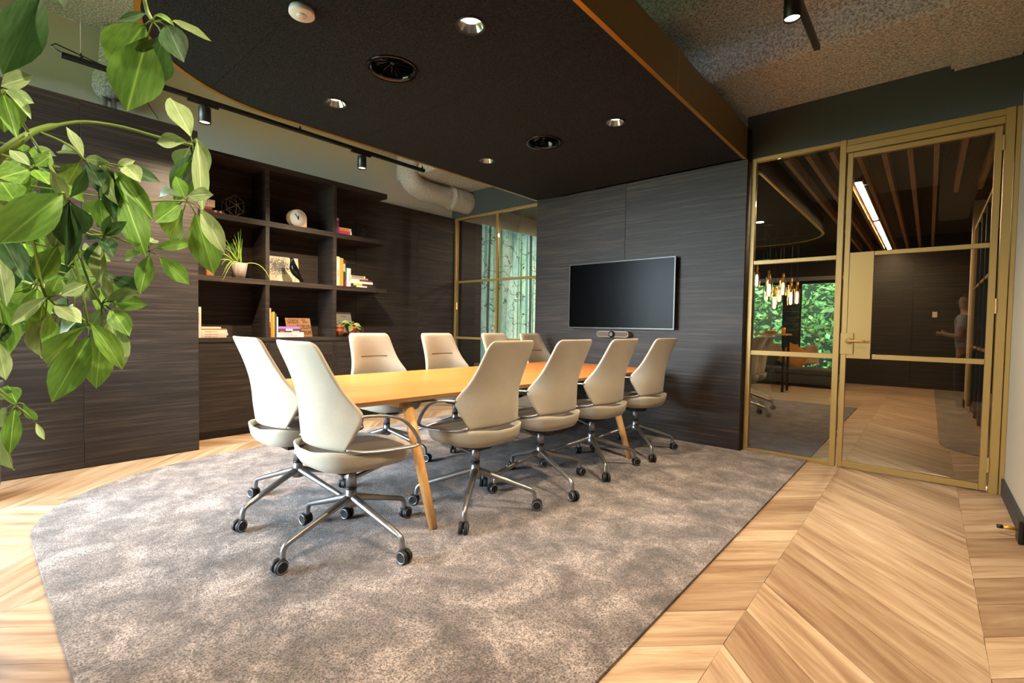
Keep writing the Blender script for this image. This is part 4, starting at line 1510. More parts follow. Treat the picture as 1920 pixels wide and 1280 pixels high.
def leaf_mesh(kind, fold=.10, droop=.12, rows=8, twist=0.0, wavy=0.0, shape=1.0, pointed=1.0):
    """unit leaf: length 1 on +y, half width .5, midrib fold, droop along length"""
    v, f = [], []
    us = (-1, -.55, 0, .55, 1)
    for i in range(rows + 1):
        t_ = i / rows
        wv = math.sin(PI * (t_ ** (1.12 * shape))) ** .92
        if t_ > .8:
            wv *= 1 - ((t_ - .8) / .2) ** 2 * .35 * pointed
        wv = max(wv, .012 if 0 < i < rows else .006)
        z0_ = -droop * t_ * t_
        for u in us:
            x_ = .5 * wv * u
            zz = z0_ + fold * abs(u) * wv * (1 - .6 * t_) + wavy * math.sin(t_ * 9 + (2 if u > 0 else 0)) * abs(u) + twist * u * (t_ - .3) * wv
            v.append((x_, t_, zz))
    for i in range(rows):
        for k in range(4):
            a = i * 5 + k
            f.append([a, a + 1, a + 6, a + 5])
    me = D.meshes.new(kind)
    me.from_pydata(v, [], f)
    me.polygons.foreach_set('use_smooth', [True] * len(f))
    return me


def put_leaf(name, me, base, tip, width, normal, parent, roll=0.0, zs=1.0):
    d = tip - base
    L = d.length
    d = d / L
    nrm = (normal - d * normal.dot(d)).normalized()
    if roll:
        nrm = (Matrix.Rotation(roll, 3, d) @ nrm)
    s_ = d.cross(nrm).normalized()
    o = D.objects.new(name, me)
    Mx = Matrix(((s_.x * width, d.x * L, nrm.x * L * zs, base.x), (s_.y * width, d.y * L, nrm.y * L * zs, base.y), (s_.z * width, d.z * L, nrm.z * L * zs, base.z), (0, 0, 0, 1)))
    COL.objects.link(o)
    o.parent = parent
    o.matrix_world = Mx
    if parent is not None:
        o.matrix_parent_inverse = Matrix.Translation(parent.location).inverted()
        o.matrix_basis = Mx
    return o


small = leaf_mesh('leaf', .12, .35, 6)
small.materials.append(flat('shelf_leaf', (96, 134, 62), .5))
small2 = leaf_mesh('leaf', .10, .3, 6)
small2.materials.append(flat('shelf_leaf_pale', (150, 164, 104), .5))
for py_, kind, lab in ((3.043, 0, 'ribbed terracotta pot with small variegated leaves on the lower shelf'), (3.228, 1, 'plain terracotta pot with broad green leaves on the lower shelf')):
    t = thing('potted_plant', lab, 'potted plant', (-5.50, py_, Z1), group='potted plants on the lower shelf')
    lathe('saucer', [(.055, Z1), (.062, Z1 + .01), (.050, Z1 + .012), (.0001, Z1 + .012)], M['terra'] if kind else M['black'], t, 24, (-5.50, py_, 0))
    pr_ = [(.045, Z1 + .0125), (.054, Z1 + .07), (.057, Z1 + .072), (.055, Z1 + .082), (.064, Z1 + .12), (.070, Z1 + .122), (.071, Z1 + .138), (.064, Z1 + .138), (.060, Z1 + .12), (.0001, Z1 + .12)] if not kind else [(.044, Z1 + .0125), (.066, Z1 + .10), (.070, Z1 + .102), (.073, Z1 + .128), (.066, Z1 + .128), (.060, Z1 + .11), (.0001, Z1 + .11)]
    lathe('pot', pr_, M['terra'] if not kind else flat('terracotta_dark', (176, 84, 50), .8), t, 28, (-5.50, py_, 0))
    c_ = Vector((-5.50, py_, Z1 + .12))
    for i in range(16 if not kind else 9):
        a = rnd.uniform(0, 2 * PI)
        el = rnd.uniform(.1, .9)
        ln = rnd.uniform(.05, .095) if not kind else rnd.uniform(.07, .12)
        d_ = Vector((math.cos(a), math.sin(a), el)).normalized()
        b_ = c_ + Vector((math.cos(a), math.sin(a), 0)) * rnd.uniform(.0, .045) + Vector((0, 0, rnd.uniform(0, .05)))
        put_leaf('leaf', (small, small2)[(i + kind) % 2], b_, b_ + d_ * ln, ln * (.42 if not kind else .75), Vector((.5, 0, 1)), t)
    if kind:
        put_leaf('leaf', small2, c_ + Vector((.03, .0, .05)), c_ + Vector((.07, .10, -.01)), .085, Vector((1, .2, .6)), t)
        put_leaf('leaf', small, c_ + Vector((.03, .03, .0)), c_ + Vector((.06, .09, -.075)), .075, Vector((1, .2, .3)), t)
        put_leaf('leaf', small, c_ + Vector((.04, -.03, .02)), c_ + Vector((.075, -.07, -.04)), .06, Vector((1, -.2, .3)), t)
tag(box('gift_box', (-5.56, 3.34, Z1), (-5.49, 3.385, Z1 + .115), col((70, 54, 44)), None, .004), 'small brown box at the end of the lower shelf behind the plants', 'box')
tag(lathe('wooden_bowl', [(.03, Z1), (.075, Z1 + .035), (.085, Z1 + .042), (.078, Z1 + .042), (.03, Z1 + .012), (.0001, Z1 + .012)], M['birch'], None, 28, (-5.52, 3.50, 0)), 'shallow light wooden bowl at the end of the counter', 'bowl')

# ================================================================ BIG PLANT (left foreground)
PP = Vector((-2.14, -0.24, 0))
pl = thing('umbrella_plant', 'tall umbrella plant with drooping glossy green leaves in the left foreground', 'plant', PP)
lathe('pot', [(.15, .001), (.19, .40), (.195, .42), (.18, .42), (.17, .36), (.0001, .36)], M['pot_dark'], pl, 32, (PP.x, PP.y, 0))
lathe('soil', [(.168, .361), (.08, .37), (.0001, .372)], M['soil'], pl, 20, (PP.x, PP.y, 0))
trunk = catmull([(PP.x, PP.y, .36), (PP.x + .04, PP.y + .02, .8), (PP.x - .02, PP.y + .05, 1.2), tuple(at(-95, 330, 1.12)), tuple(at(-60, 60, 1.05)), tuple(at(-40, -160, .98))], 5)
tube('trunk', trunk, [.020 - .010 * i / (len(trunk) - 1) for i in range(len(trunk))], M['bark'], pl, 10)
tube('branch', catmull([at(-95, 330, 1.12), at(-20, 310, 1.08), at(8, 284, 1.06), at(50, 254, 1.08), at(70, 244, 1.12), at(110, 234, 1.18), at(160, 228, 1.26), at(230, 238, 1.32), at(300, 258, 1.35), at(361, 272, 1.36)], 3), [.0095] * 9 + [.0075] * 6 + [.0040] * 13, M['stem'], pl, 8)
tube('branch', catmull([at(-60, 60, 1.05), at(60, -120, .98), at(200, -110, .95), at(262, -20, .94), at(276, 20, .95), at(287, 41, .95)], 3), .0035, M['stem'], pl, 8)


def stem(*pts, r=.0028):
    tube('stem', catmull([at(*p) for p in pts], 3), r, M['stem'], pl, 6)


LV = {}
for kind in 'ABC':
    LV[kind] = []
    for fo_, dr_, tw_, wa_ in ((.10, .10, 0, .012), (.16, .22, .10, .02), (.06, .16, -.12, .03), (.22, .05, .05, .015)):
        me = leaf_mesh('leaf', fo_, dr_, 8, tw_, wa_)
        me.materials.append(M['leaf' + kind])
        LV[kind].append(me)


def lf(bx, by, d0, tx, ty, d1, wpx, kind='A', var=None, roll=0.0):
    """one leaflet from base to tip, its width given at base depth"""
    b, t_ = at(bx, by, d0), at(tx, ty, d1)
    wd = wpx / F * (d0 + d1) / 2 / .92
    nrm = (CAM - b).normalized() + Vector((0, 0, .35)) + Vector((rnd.uniform(-.2, .2), rnd.uniform(-.2, .2), rnd.uniform(-.1, .2)))
    me = LV[kind][rnd.randrange(4) if var is None else var]
    put_leaf('leaf', me, b, t_, wd, nrm, pl, roll)
    return b


# cluster: centre (px,py,depth), then leaflets (base, tip, width px, kind)
def cluster(c, leaves, dd=.03):
    cp = at(*c)
    for L in leaves:
        bx, by, tx, ty, wpx = L[:5]
        kind = L[5] if len(L) > 5 else 'A'
        roll = L[6] if len(L) > 6 else 0.0
        d1 = c[2] + (L[7] if len(L) > 7 else rnd.uniform(-.05, .05))
        b = lf(bx, by, c[2], tx, ty, d1, wpx, kind, None, roll)
        if (b - cp).length > .006:
            tube('leaf_stalk', [cp, (cp + b) / 2 + Vector((0, 0, .003)), b + (at(tx, ty, d1) - b) * .04], .0015, M['stem'], pl, 6)


q = .375
cluster((287, 41, .95), [(272, 45, 206, 128, 74, 'A'), (277, 70, 236, 203, 80, 'A'), (307, 66, 281, 156, 58, 'C'), (312, 46, 340, 106, 44, 'C'), (322, 39, 383, 61, 13, 'B'), (274, 24, 223, 38, 14, 'C'), (292, 28, 322, 38, 14, 'A')])
cluster((361, 270, 1.36), [(359, 258, 317, 170, 37, 'B'), (352, 266, 292, 266, 27, 'B'), (356, 277, 332, 318, 34, 'B'), (364, 287, 322, 364, 33, 'C'), (373, 293, 326, 377, 34, 'A'), (367, 258, 392, 322, 22, 'B'), (370, 262, 381, 392, 26, 'B')])
cluster((349, 377, 1.30), [(354, 368, 392, 360, 28, 'B'), (344, 370, 281, 356, 20, 'B'), (339, 381, 291, 416, 34, 'A'), (346, 392, 307, 456, 42, 'A'), (366, 398, 402, 514, 50, 'A'), (376, 391, 420, 470, 31, 'B'), (347, 372, 330, 330, 24, 'A')])
stem((150, 400, 1.15), (210, 402, 1.2), (280, 378, 1.26), (349, 377, 1.30))
cluster((280, 472, 1.32), [(272, 473, 231, 487, 18, 'A'), (280, 478, 262, 551, 27, 'A'), (298, 481, 357, 532, 30, 'A'), (288, 467, 361, 451, 20, 'A'), (278, 461, 288, 440, 22, 'B')])
stem((170, 430, 1.2), (215, 445, 1.25), (255, 460, 1.3), (280, 472, 1.32))
cluster((190, 572, 1.14), [(199, 566, 250, 543, 25, 'B'), (203, 565, 270, 568, 30, 'A'), (199, 561, 201, 518, 17, 'B'), (183, 562, 166, 542, 22, 'B'), (207, 579, 240, 622, 33, 'A'), (205, 595, 229, 692, 40, 'B'), (191, 621, 178, 731, 44, 'A'), (193, 577, 166, 620, 26, 'B')])
stem((110, 400, 1.05), (145, 470, 1.08), (165, 525, 1.1), (190, 572, 1.14))
cluster((164, 610, 1.08), [(162, 611, 59, 698, 42, 'A'), (170, 627, 95, 756, 50, 'A'), (155, 595, 98, 627, 38, 'A'), (170, 605, 236, 688, 36, 'A')])
stem((120, 430, 1.02), (150, 520, 1.05), (160, 580, 1.06), (164, 610, 1.08))
cluster((87, 558, .98), [(91, 556, 20, 609, 22, 'B'), (87, 591, 51, 678, 26, 'B', .6), (101, 571, 152, 601, 31, 'B'), (114, 554, 160, 532, 25, 'B'), (80, 570, 70, 640, 40, 'A'), (92, 560, 110, 520, 24, 'A')])
stem((60, 440, .95), (68, 480, .96), (77, 530, .97), (87, 558, .98))
lf(118, 362, .80, 2, 450, .74, 66, 'A')
stem((124, 378, .95), (121, 370, .86), (118, 362, .80))
cluster((126, 377, 1.0), [(128, 370, 168, 326, 20, 'C', 1.0), (124, 374, 101, 326, 22, 'B'), (130, 378, 128, 470, 38, 'C', .5), (124, 384, 100, 470, 34, 'B'), (134, 380, 160, 440, 36, 'C'), (122, 380, 96, 500, 30, 'B', .5), (128, 385, 140, 500, 30, 'C', -.5), (118, 376, 60, 400, 30, 'A')])
stem((55, 252, 1.07), (80, 290, 1.05), (105, 330, 1.02), (126, 377, 1.0))
cluster((157, 298, 1.12), [(156, 296, 128, 236, 20, 'B', .6), (153, 290, 106, 284, 20, 'B'), (160, 298, 196, 302, 18, 'B', .5), (150, 304, 122, 350, 36, 'A'), (165, 305, 190, 345, 30, 'C')])
stem((70, 246, 1.12), (110, 262, 1.12), (140, 280, 1.12), (157, 298, 1.12))
cluster((180, 306, 1.14), [(182, 308, 190, 366, 27, 'C', .7), (190, 312, 208, 376, 27, 'B', .8), (198, 314, 214, 410, 34, 'C'), (205, 318, 258, 420, 40, 'C'), (228, 318, 296, 334, 27, 'C'), (214, 320, 284, 404, 36, 'A'), (230, 360, 270, 470, 44, 'A'), (186, 372, 194, 428, 27, 'A'), (236, 312, 262, 338, 30, 'B'), (220, 316, 252, 300, 18, 'B')])
cluster((200, 440, 1.10), [(194, 440, 205, 406, 14, 'C', .6), (196, 442, 233, 416, 20, 'C'), (190, 448, 152, 450, 20, 'C'), (186, 452, 168, 500, 27, 'C'), (190, 455, 180, 528, 24, 'B', .5), (196, 448, 212, 478, 26, 'C')])
stem((146, 428, 1.06), (170, 440, 1.08), (200, 440, 1.10))
# top left
lf(76, -12, .72, 8, 130, .70, 62, 'C', 1)
lf(100, -20, .74, 118, 10, .74, 26, 'C', 0)
lf(-14, 20, .9, 10, 68, .9, 40, 'A', 0)
lf(2, 162, .95, 56, 140, .95, 36, 'B', 0)
cluster((4, 168, 1.0), [(8, 168, 64, 192, 24, 'B'), (10, 172, 58, 218, 20, 'B'), (6, 176, 28, 250, 26, 'A'), (2, 180, 8, 248, 30, 'A'), (10, 178, 36, 240, 34, 'A')])
stem((4, 172, 1.0), (24, 205, 1.02), (45, 235, 1.05), (52, 246, 1.07))
cluster((62, 316, 1.02), [(58, 312, 16, 276, 20, 'B'), (64, 308, 84, 268, 26, 'A'), (60, 320, 18, 350, 40, 'A'), (56, 318, 0, 332, 40, 'A'), (66, 318, 92, 340, 30, 'A'), (66, 312, 96, 290, 26, 'A')])
stem((5, 290, 1.05), (30, 300, 1.03), (62, 316, 1.02))
cluster((30, 392, .98), [(36, 384, 0, 420, 60, 'A'), (30, 380, 2, 340, 50, 'A'), (40, 394, 20, 450, 40, 'A'), (44, 370, 70, 430, 44, 'A')])
# fill at mid left
cluster((68, 534, 1.06), [(64, 530, 18, 470, 44, 'C'), (60, 534, 4, 560, 52, 'A'), (66, 526, 44, 452, 44, 'A'), (72, 526, 96, 470, 40, 'A'), (64, 540, 20, 605, 50, 'A'), (74, 538, 130, 520, 26, 'A'), (76, 530, 128, 546, 30, 'B'), (70, 540, 66, 620, 40, 'A')])
stem((97, 432, 1.02), (88, 470, 1.04), (76, 515, 1.06), (68, 534, 1.06))
cluster((132, 500, 1.2), [(130, 498, 152, 470, 34, 'A'), (128, 500, 100, 460, 30, 'B'), (134, 502, 150, 540, 34, 'B'), (126, 498, 118, 440, 38, 'A'), (138, 500, 186, 512, 28, 'A')])
cluster((10, 470, .92), [(4, 450, 44, 520, 40, 'C'), (0, 470, 26, 545, 36, 'C'), (-6, 480, 14, 560, 30, 'B')])
cluster((8, 610, 1.02), [(-6, 560, 18, 664, 44, 'A'), (-10, 600, 8, 640, 30, 'C'), (-4, 640, 10, 712, 26, 'B')])
cluster((132, 640, 1.16), [(130, 600, 100, 560, 30, 'A'), (128, 560, 90, 540, 26, 'B'), (140, 560, 152, 520, 26, 'A')])
# low hanging cluster
cluster((29, 759, 1.06), [(31, 756, 12, 716, 26, 'A'), (44, 756, 68, 792, 14, 'A', .4), (28, 764, 16, 852, 26, 'A'), (43, 771, 14, 806, 16, 'A', .8), (14, 764, 6, 800, 24, 'B'), (12, 790, 3, 898, 20, 'B', .4), (-4, 726, 10, 750, 26, 'B'), (68, 792, 82, 824, 10, 'B', .5)])
stem((-20, 700, 1.06), (0, 738, 1.06), (29, 759, 1.06))
stem((-60, 480, 1.1), (-40, 620, 1.08), (-20, 700, 1.06))

# leaves deeper in the crown
for cx_, cy_, dd_ in ((44, 286, 1.28), (96, 318, 1.34), (54, 430, 1.30), (150, 470, 1.38), (28, 520, 1.30), (108, 590, 1.34), (214, 372, 1.42), (18, 585, 1.36), (96, 450, 1.36), (14, 350, 1.26), (200, 520, 1.36)):
    lv_ = []
    n_ = rnd.randrange(5, 8)
    a0_ = rnd.uniform(0, 2 * PI)
    for i in range(n_):
        a_ = a0_ + 2 * PI * i / n_
        r0_, r1_ = rnd.uniform(8, 14), rnd.uniform(44, 74)
        lv_.append((cx_ + r0_ * math.cos(a_), cy_ + r0_ * math.sin(a_) * .6 + 4, cx_ + r1_ * math.cos(a_), cy_ + r1_ * math.sin(a_) * .6 + 26, rnd.uniform(20, 32), rnd.choice('AABCC')))
    cluster((cx_, cy_, dd_), lv_)
    stem((cx_, cy_, dd_), ((cx_ - 50) / 2, cy_ - 20, (dd_ + 1.12) / 2), (-60, cy_ - 10 if cy_ < 330 else max(330, cy_ - 120), 1.11))

# planter behind the plant
t = thing('planter', 'tall charcoal planter standing by the dark panel wall at left edge', 'planter', (-4.63, -0.02, 0))
lathe('body', [(.15, .001), (.165, .10), (.185, .74), (.19, .78), (.178, .78), (.172, .70), (.0001, .70)], M['pot_dark'], t, 36, (-4.63, -0.02, 0))
lathe('gravel', [(.172, .701), (.168, .765), (.08, .775), (.0001, .775)], m_spray('gravel', (60, 60, 66), (206, 206, 212), 60), t, 24, (-4.63, -0.02, 0))

# ================================================================ FAR ROOM
dspray = m_spray('dark_spray', (60, 56, 52), (98, 92, 84))
struct(box('ceiling_far', (-5.869, YW + 0.121, 3.27), (3.05, 13.7, 3.4), dspray))
t = D.objects.new('ceiling_slats', None)
COL.objects.link(t)
struct(t)
sm = None
for i in range(-19, 10):
    x = -0.4 + 0.2 * i + (0.02 if i > 3 else 0)
    if -4.15 < x < -1.3 or x > .45:
        continue
    y_end = 13.3 if x < .15 else 8.3
    o = box('slat', (x - .021, 5.72, 2.985), (x + .021, y_end, 3.12), M['slat'], t)
for i, (ya, yb) in enumerate(((7.10, 9.62), (9.82, 11.3), (11.45, 12.3), (12.45, 13.2))):
    l = thing('linear_light', ['long glowing linear light nearest in the slatted ceiling', 'glowing linear light second in the slatted ceiling row', 'short glowing linear light third in the slatted ceiling row', 'glowing linear light farthest in the slatted ceiling row'][i], 'ceiling light', (-.70, (ya + yb) / 2, 3.0), group='linear lights in the far ceiling')
    box('housing', (-.735, ya, 2.995), (-.665, yb, 3.05), M['black'], l)
    box('diffuser', (-.732, ya + .003, 2.985), (-.668, yb - .003, 2.9945), M['linear'], l)
# dark oval ceiling with brass rim
ov = [(-4.05, 5.5), (-1.38, 5.5)] + arc(-2.25, 9.35, .87, .95, 0, PI / 2, 10) + arc(-3.18, 9.35, .87, .95, PI / 2, PI, 10)
oc = struct(prism('ceiling_dropped_far', ov, ZC, 3.1, M['dark_ceiling']))
bm = bmesh.new()
ovp = [Vector((x, y, ZC - .004)) for x, y in ov] + [Vector((ov[0][0], ov[0][1], ZC - .004))]
sweep_bm(bm, ovp, [(.022, .012)] * len(ovp), 6)
from_bm('trim', bm, M['gold_trim'], oc)
# walls
fwm = bmesh.new()
for lo, hi in (((-5.87, 13.5, 0), (-3.5, 13.7, 3.27)), ((-3.5, 13.5, 0), (-2.75, 13.7, .13)), ((-3.5, 13.5, 2.38), (-2.75, 13.7, 3.27)), ((-2.75, 13.5, 0), (-2.42, 13.7, 3.27)), ((-2.42, 13.5, 0), (-1.65, 13.7, .13)), ((-2.42, 13.5, 2.38), (-1.65, 13.7, 3.27)), ((-1.65, 13.5, 0), (3.05, 13.7, 3.27))):
    bm_box(fwm, lo, hi)
fw_ = struct(from_bm('wall_far', fwm, flat('far_wall_dark', (38, 34, 32), .7)))
for a, b in ((-1.6, -1.17), (-1.165, -.28), (-.275, .6), (.605, 1.6)):
    box('panel', (a, 13.478, .004), (b, 13.499, 3.0), M['wood'], fw_)
dr = thing('flush_door', 'dark wooden flush door in the panelled wall at the hallway end', 'door', (-.5, 13.47, 0))
box('leaf', (-1.10, 13.462, .006), (-.285, 13.4775, 1.95), M['wood'], dr, .002)
box('handle', (-.38, 13.43, 1.0), (-.30, 13.4615, 1.02), M['black'], dr, .004)
tag(box('thermostat', (.045, 13.455, 1.52), (.125, 13.477, 1.64), M['white'], None, .004), 'small white thermostat on the dark hallway wall', 'thermostat')
for i, (xa, xb) in enumerate(((-3.5, -2.75), (-2.42, -1.65))):
    wn = bmesh.new()
    for lo, hi in (((xa, 13.54, .13), (xa + .04, 13.6, 2.38)), ((xb - .04, 13.54, .13), (xb, 13.6, 2.38)), ((xa + .04, 13.54, .13), (xb - .04, 13.6, .17)), ((xa + .04, 13.54, 2.34), (xb - .04, 13.6, 2.38))):
        bm_box(wn, lo, hi)
    wo = struct(from_bm('window_%d' % (7 + i), wn, M['black']))
    box('pane', (xa + .04, 13.565, .17), (xb - .04, 13.572, 2.34), M['clear'], wo)
    strips = [((-3.5, 1.22), (-3.05, 1.62)), ((-3.05, 1.62), (-2.79, 1.50)), ((-3.05, 1.60), (-3.05, .62)), ((-3.05, .62), (-2.79, .42))] if i == 0 else [((-2.38, 1.30), (-1.96, 1.02)), ((-2.38, .58), (-1.96, .94)), ((-2.38, .42), (-2.06, .20)), ((-2.06, .20), (-1.98, .46))]
    for (x0_, z0_), (x1_, z1_) in strips:
        tube('decal_strip', [(max(x0_, xa + .045), 13.555, z0_), (x1_, 13.555, z1_)], (.014), M['white'], wo, 4)
tag(box('blind_cassette', (-3.6, 13.40, 2.40), (-1.5, 13.477, 2.50), flat('silver_blind', (150, 150, 152), .4, .4), None, .004), 'long silver roller blind box above the far garden windows', 'blind')
struct(box('wall_far_right', (3.05, 5.2, 0), (3.2, 13.7, 3.4), M['cream_wall']))
struct(box('wall_hall', (XR + .01, YP + .13, 0), (3.05, YP + .25, 3.4), M['cream_wall']))
# left: mural and dark panel seen through the window partition
box('panel', (-5.869, YW + .125, 0), (-5.80, 5.68, 2.9), M['wood'], wall_left)
mu = thing('forest_mural', 'tall forest mural of misty trees seen through the gold window', 'mural', (-5.86, 6.9, .9))
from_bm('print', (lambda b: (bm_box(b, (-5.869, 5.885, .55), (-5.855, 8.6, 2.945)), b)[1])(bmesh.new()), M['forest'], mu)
bm = bmesh.new()
bm_box(bm, (-5.869, 5.69, .55), (-5.854, 5.884, 2.93))
from_bm('trunk_print', bm, M['bark_print'], mu)
# hallway glass on the right
hg = struct(box('window_9', (.49, 7.55, 0), (.53, 10.4, .05), M['gold'], bev=.002))
box('window_frame', (.49, 7.55, 2.80), (.53, 10.4, 2.85), M['gold'], hg)
for z_ in (1.0, 1.88):
    box('window_bar', (.495, 7.55, z_ - .018), (.525, 10.4, z_ + .018), M['gold'], hg)
for y_ in (7.55, 8.25, 8.95, 9.65, 10.35):
    box('window_mullion', (.49, y_, .051), (.53, y_ + .05, 2.799), M['gold'] if y_ in (7.55, 10.35) else M['black'], hg)
for y_ in (7.60, 8.30, 9.0, 9.70):
    box('pane', (.506, y_ + .001, .051), (.514, y_ + .649, 2.799), M['cpg'], hg)
struct(box('wall_hall_pier', (.47, 10.401, 0), (.62, 10.72, 3.27), M['cream_wall']))
struct(box('baseboard_hall', (.455, 10.401, 0), (.469, 10.72, .13), M['plinth']))
# sofa
t = thing('sofa', 'low grey sofa before the garden windows in the far room', 'sofa', (-2.5, 12.2, 0))
box('seat_base', (-3.6, 11.7, .06), (-1.45, 12.75, .26), M['sofa'], t, .03, 3)
for a, b in ((-3.58, -2.53), (-2.51, -1.47)):
    box('seat_cushion', (a, 11.69, .262), (b, 12.5, .38), M['sofa'], t, .03, 3)
box('backrest', (-3.6, 12.5, .262), (-2.4, 12.75, .62), M['sofa'], t, .04, 3)
for x_ in (-3.5, -1.55):
    for y_ in (11.78, 12.66):
        lathe('leg', [(.02, .0), (.02, .0595)], M['black'], t, 10, (x_, y_, 0))
bm = bmesh.new()
bm_box(bm, (-.25, -.06, -.25), (.25, .06, .25))
bmesh.ops.subdivide_edges(bm, edges=bm.edges[:], cuts=4, use_grid_fill=True)
for v in bm.verts:
    e_ = max(abs(v.co.x), abs(v.co.z)) / .25
    v.co.y *= 1 - .75 * e_ ** 3
rm_ = Matrix.Translation((-2.28, 12.36, .60)) @ Euler((-.35, .5, .1)).to_matrix().to_4x4()
bmesh.ops.transform(bm, matrix=rm_, verts=bm.verts[:])
cu_ = from_bm('cushion', bm, M['mustard'], None, True)
tag(cu_, 'mustard yellow cushion lying on the grey sofa', 'cushion')
# pendant cluster
pend = [(-2.24, 8.9, 2.30), (-2.10, 9.1, 2.22), (-2.02, 8.8, 2.12), (-1.95, 9.2, 2.05), (-1.86, 9.0, 2.15), (-1.77, 9.15, 2.08), (-1.72, 8.9, 1.98), (-2.18, 9.3, 2.08), (-1.98, 9.0, 1.92), (-1.66, 9.05, 2.0)]
ORD = ['leftmost', 'second from left', 'third from left', 'fourth from left', 'fifth from left', 'sixth from left', 'seventh from left', 'eighth from left', 'ninth from left', 'rightmost']
pend.sort(key=lambda p: proj(p)[0])
for i, (x_, y_, z_) in enumerate(pend):
    t = thing('pendant_lamp', 'amber filament bulb on a brass tube, %s in the hanging cluster' % ORD[i], 'pendant lamp', (x_, y_, z_), group='amber pendant cluster')
    tube('cord', [(x_, y_, z_), (x_, y_, 2.838)], .003, M['black'], t, 6)
    lathe('brass_tube', [(.018, z_), (.018, z_ - .16)], M['gold_trim'], t, 12, (x_, y_, 0))
    lathe('bulb', [(.014, z_ - .1605), (.022, z_ - .20), (.022, z_ - .34), (.010, z_ - .36), (.0001, z_ - .362)], M['bulb'], t, 14, (x_, y_, 0))
    bm = bmesh.new()
    lathe_bm(bm, [(.050, z_ - .12), (.052, z_ - .37)], 20, (x_, y_, 0), closed=True)
    from_bm('glass_shade', bm, M['clear'], t, True)
t = thing('exit_sign', 'small green illuminated exit sign in the far room', 'sign', (-2.05, 8.55, 2.28))
box('panel', (-2.15, 8.50, 2.26), (-1.97, 8.53, 2.33), emit('exit_green', (.05, .45, .25), 1.2), t)
text('lettering', 'EXIT', .06, M['white'], t, (-2.13, 8.4985, 2.272), (1, 0, 0), (0, 0, 1), .0008, 'LEFT', .14)
tube('suspension_wire', [(-2.06, 8.515, 2.33), (-2.06, 8.515, 2.838)], .003, M['black'], t, 6)
lathe_o = thing('downlight', 'small downlight glowing in the dark rounded ceiling of the far room', 'downlight', (-2.0, 8.0, ZC))
lathe('lens', [(.0001, ZC - .003), (.06, ZC - .003), (.06, ZC - .0005), (.0001, ZC - .0005)], M['lamp_warm'], lathe_o, 20, (-2.0, 8.0, 0))
spot(lathe_o, (-2.0, 8.0, ZC - .03), (-2.0, 8.0, 0), 60, 1.7, .8)
for fx, fy, lab in ((-3.85, 6.3, 'added unseen downlight brightening the forest mural, nearer the gold window'), (-3.85, 7.7, 'added unseen downlight brightening the forest mural, farther from the gold window')):  # two unseen lamps added to brighten the mural and left slats
    lo_ = thing('downlight', lab, 'downlight', (fx, fy, ZC), group='added downlights brightening the mural')
    lathe('lens', [(.0001, ZC - .003), (.06, ZC - .003), (.06, ZC - .0005), (.0001, ZC - .0005)], M['lamp_warm'], lo_, 20, (fx, fy, 0))
    spot(lo_, (fx, fy, ZC - .03), (fx - 1.6, fy, .6), 220, 2.6, .8)
# bar table with breakfast, shell chairs, wine rack
t = thing('bar_table', 'high bar table before the far garden windows', 'table', (-2.5, 10.6, 0))
box('table_top', (-3.0, 10.35, 1.10), (-2.05, 10.85, 1.13), M['oak_leg'], t, .004)
for x_ in (-2.95, -2.10):
    for y_ in (10.40, 10.80):
        box('leg', (x_ - .02, y_ - .02, .001), (x_ + .02, y_ + .02, 1.099), M['black'], t)
t = thing('pastry_plate', 'white plate of orange pastries on the far bar table', 'plate', (-2.35, 10.5, 1.1305))
lathe('plate', [(.06, 1.1305), (.13, 1.145), (.135, 1.148), (.125, 1.147), (.0001, 1.136)], M['white'], t, 24, (-2.35, 10.5, 0))
for i, (dx, dy) in enumerate(((-.05, -.03), (.04, -.04), (0, .05))):
    pth = [(-2.35 + dx + .05 * math.cos(a), 10.5 + dy + .03 * math.sin(a), 1.168) for a in [PI * k / 6 for k in range(7)]]
    tube('pastry', pth, [.006, .016, .022, .025, .022, .016, .006], flat('pastry_%d' % i, (214, 120, 44), .6), t, 10)
t = lathe('juice_glass', [(.028, 1.1305), (.034, 1.25), (.0001, 1.25)], flat('orange_juice', (236, 160, 40), .2), None, 18, (-2.14, 10.55, 0))
tag(t, 'glass of orange juice on the far bar table', 'glass')
for i, x_ in enumerate((-2.84, -2.46, -2.08)):
    t = thing('shell_chair', ['pale shell chair in the far room, leftmost of three by the sofa', 'pale shell chair in the far room, middle of three by the sofa', 'pale shell chair in the far room, rightmost of three by the sofa'][i], 'chair', (x_, 13.05, 0), group='shell chairs in the far room')
    sv, sf = [], []
    prof_ = [(-.18, .44), (-.06, .425), (.08, .43), (.15, .47), (.185, .56), (.20, .68), (.205, .80), (.20, .86)]
    for yy, zz in prof_:
        hw_ = .20 if zz < .5 else .20 - .09 * ((zz - .5) / .36) ** 2
        for u in (-1, -.6, 0, .6, 1):
            sv.append((x_ + hw_ * u * .8, 13.05 + yy - .05 * abs(u) ** 2 * (1 if zz > .5 else 0), zz + .04 * abs(u) ** 2 * (1 if zz < .5 else 0)))
    for a_ in range(7):
        for b_ in range(4):
            k = a_ * 5 + b_
            sf.append([k, k + 1, k + 6, k + 5])
    so_ = from_py('shell', sv, sf, flat('shell_pale_%d' % i, (190, 160, 136), .5), t, True)
    md = so_.modifiers.new('t', 'SOLIDIFY')
    md.thickness = .012
    for sx in (-1, 1):
        for sy in (-1, 1):
            tube('leg', [(x_ + sx * .06, 13.05 + sy * .06, .428), (x_ + sx * .15, 13.05 + sy * .16, .006)], .007, M['gold_trim'], t, 6)
t = thing('wine_rack', 'dark shelves with bottles on the pier between the far windows', 'rack', (-2.58, 13.45, 1.1))
box('back_board', (-2.73, 13.485, 1.05), (-2.44, 13.499, 1.75), M['black'], t)
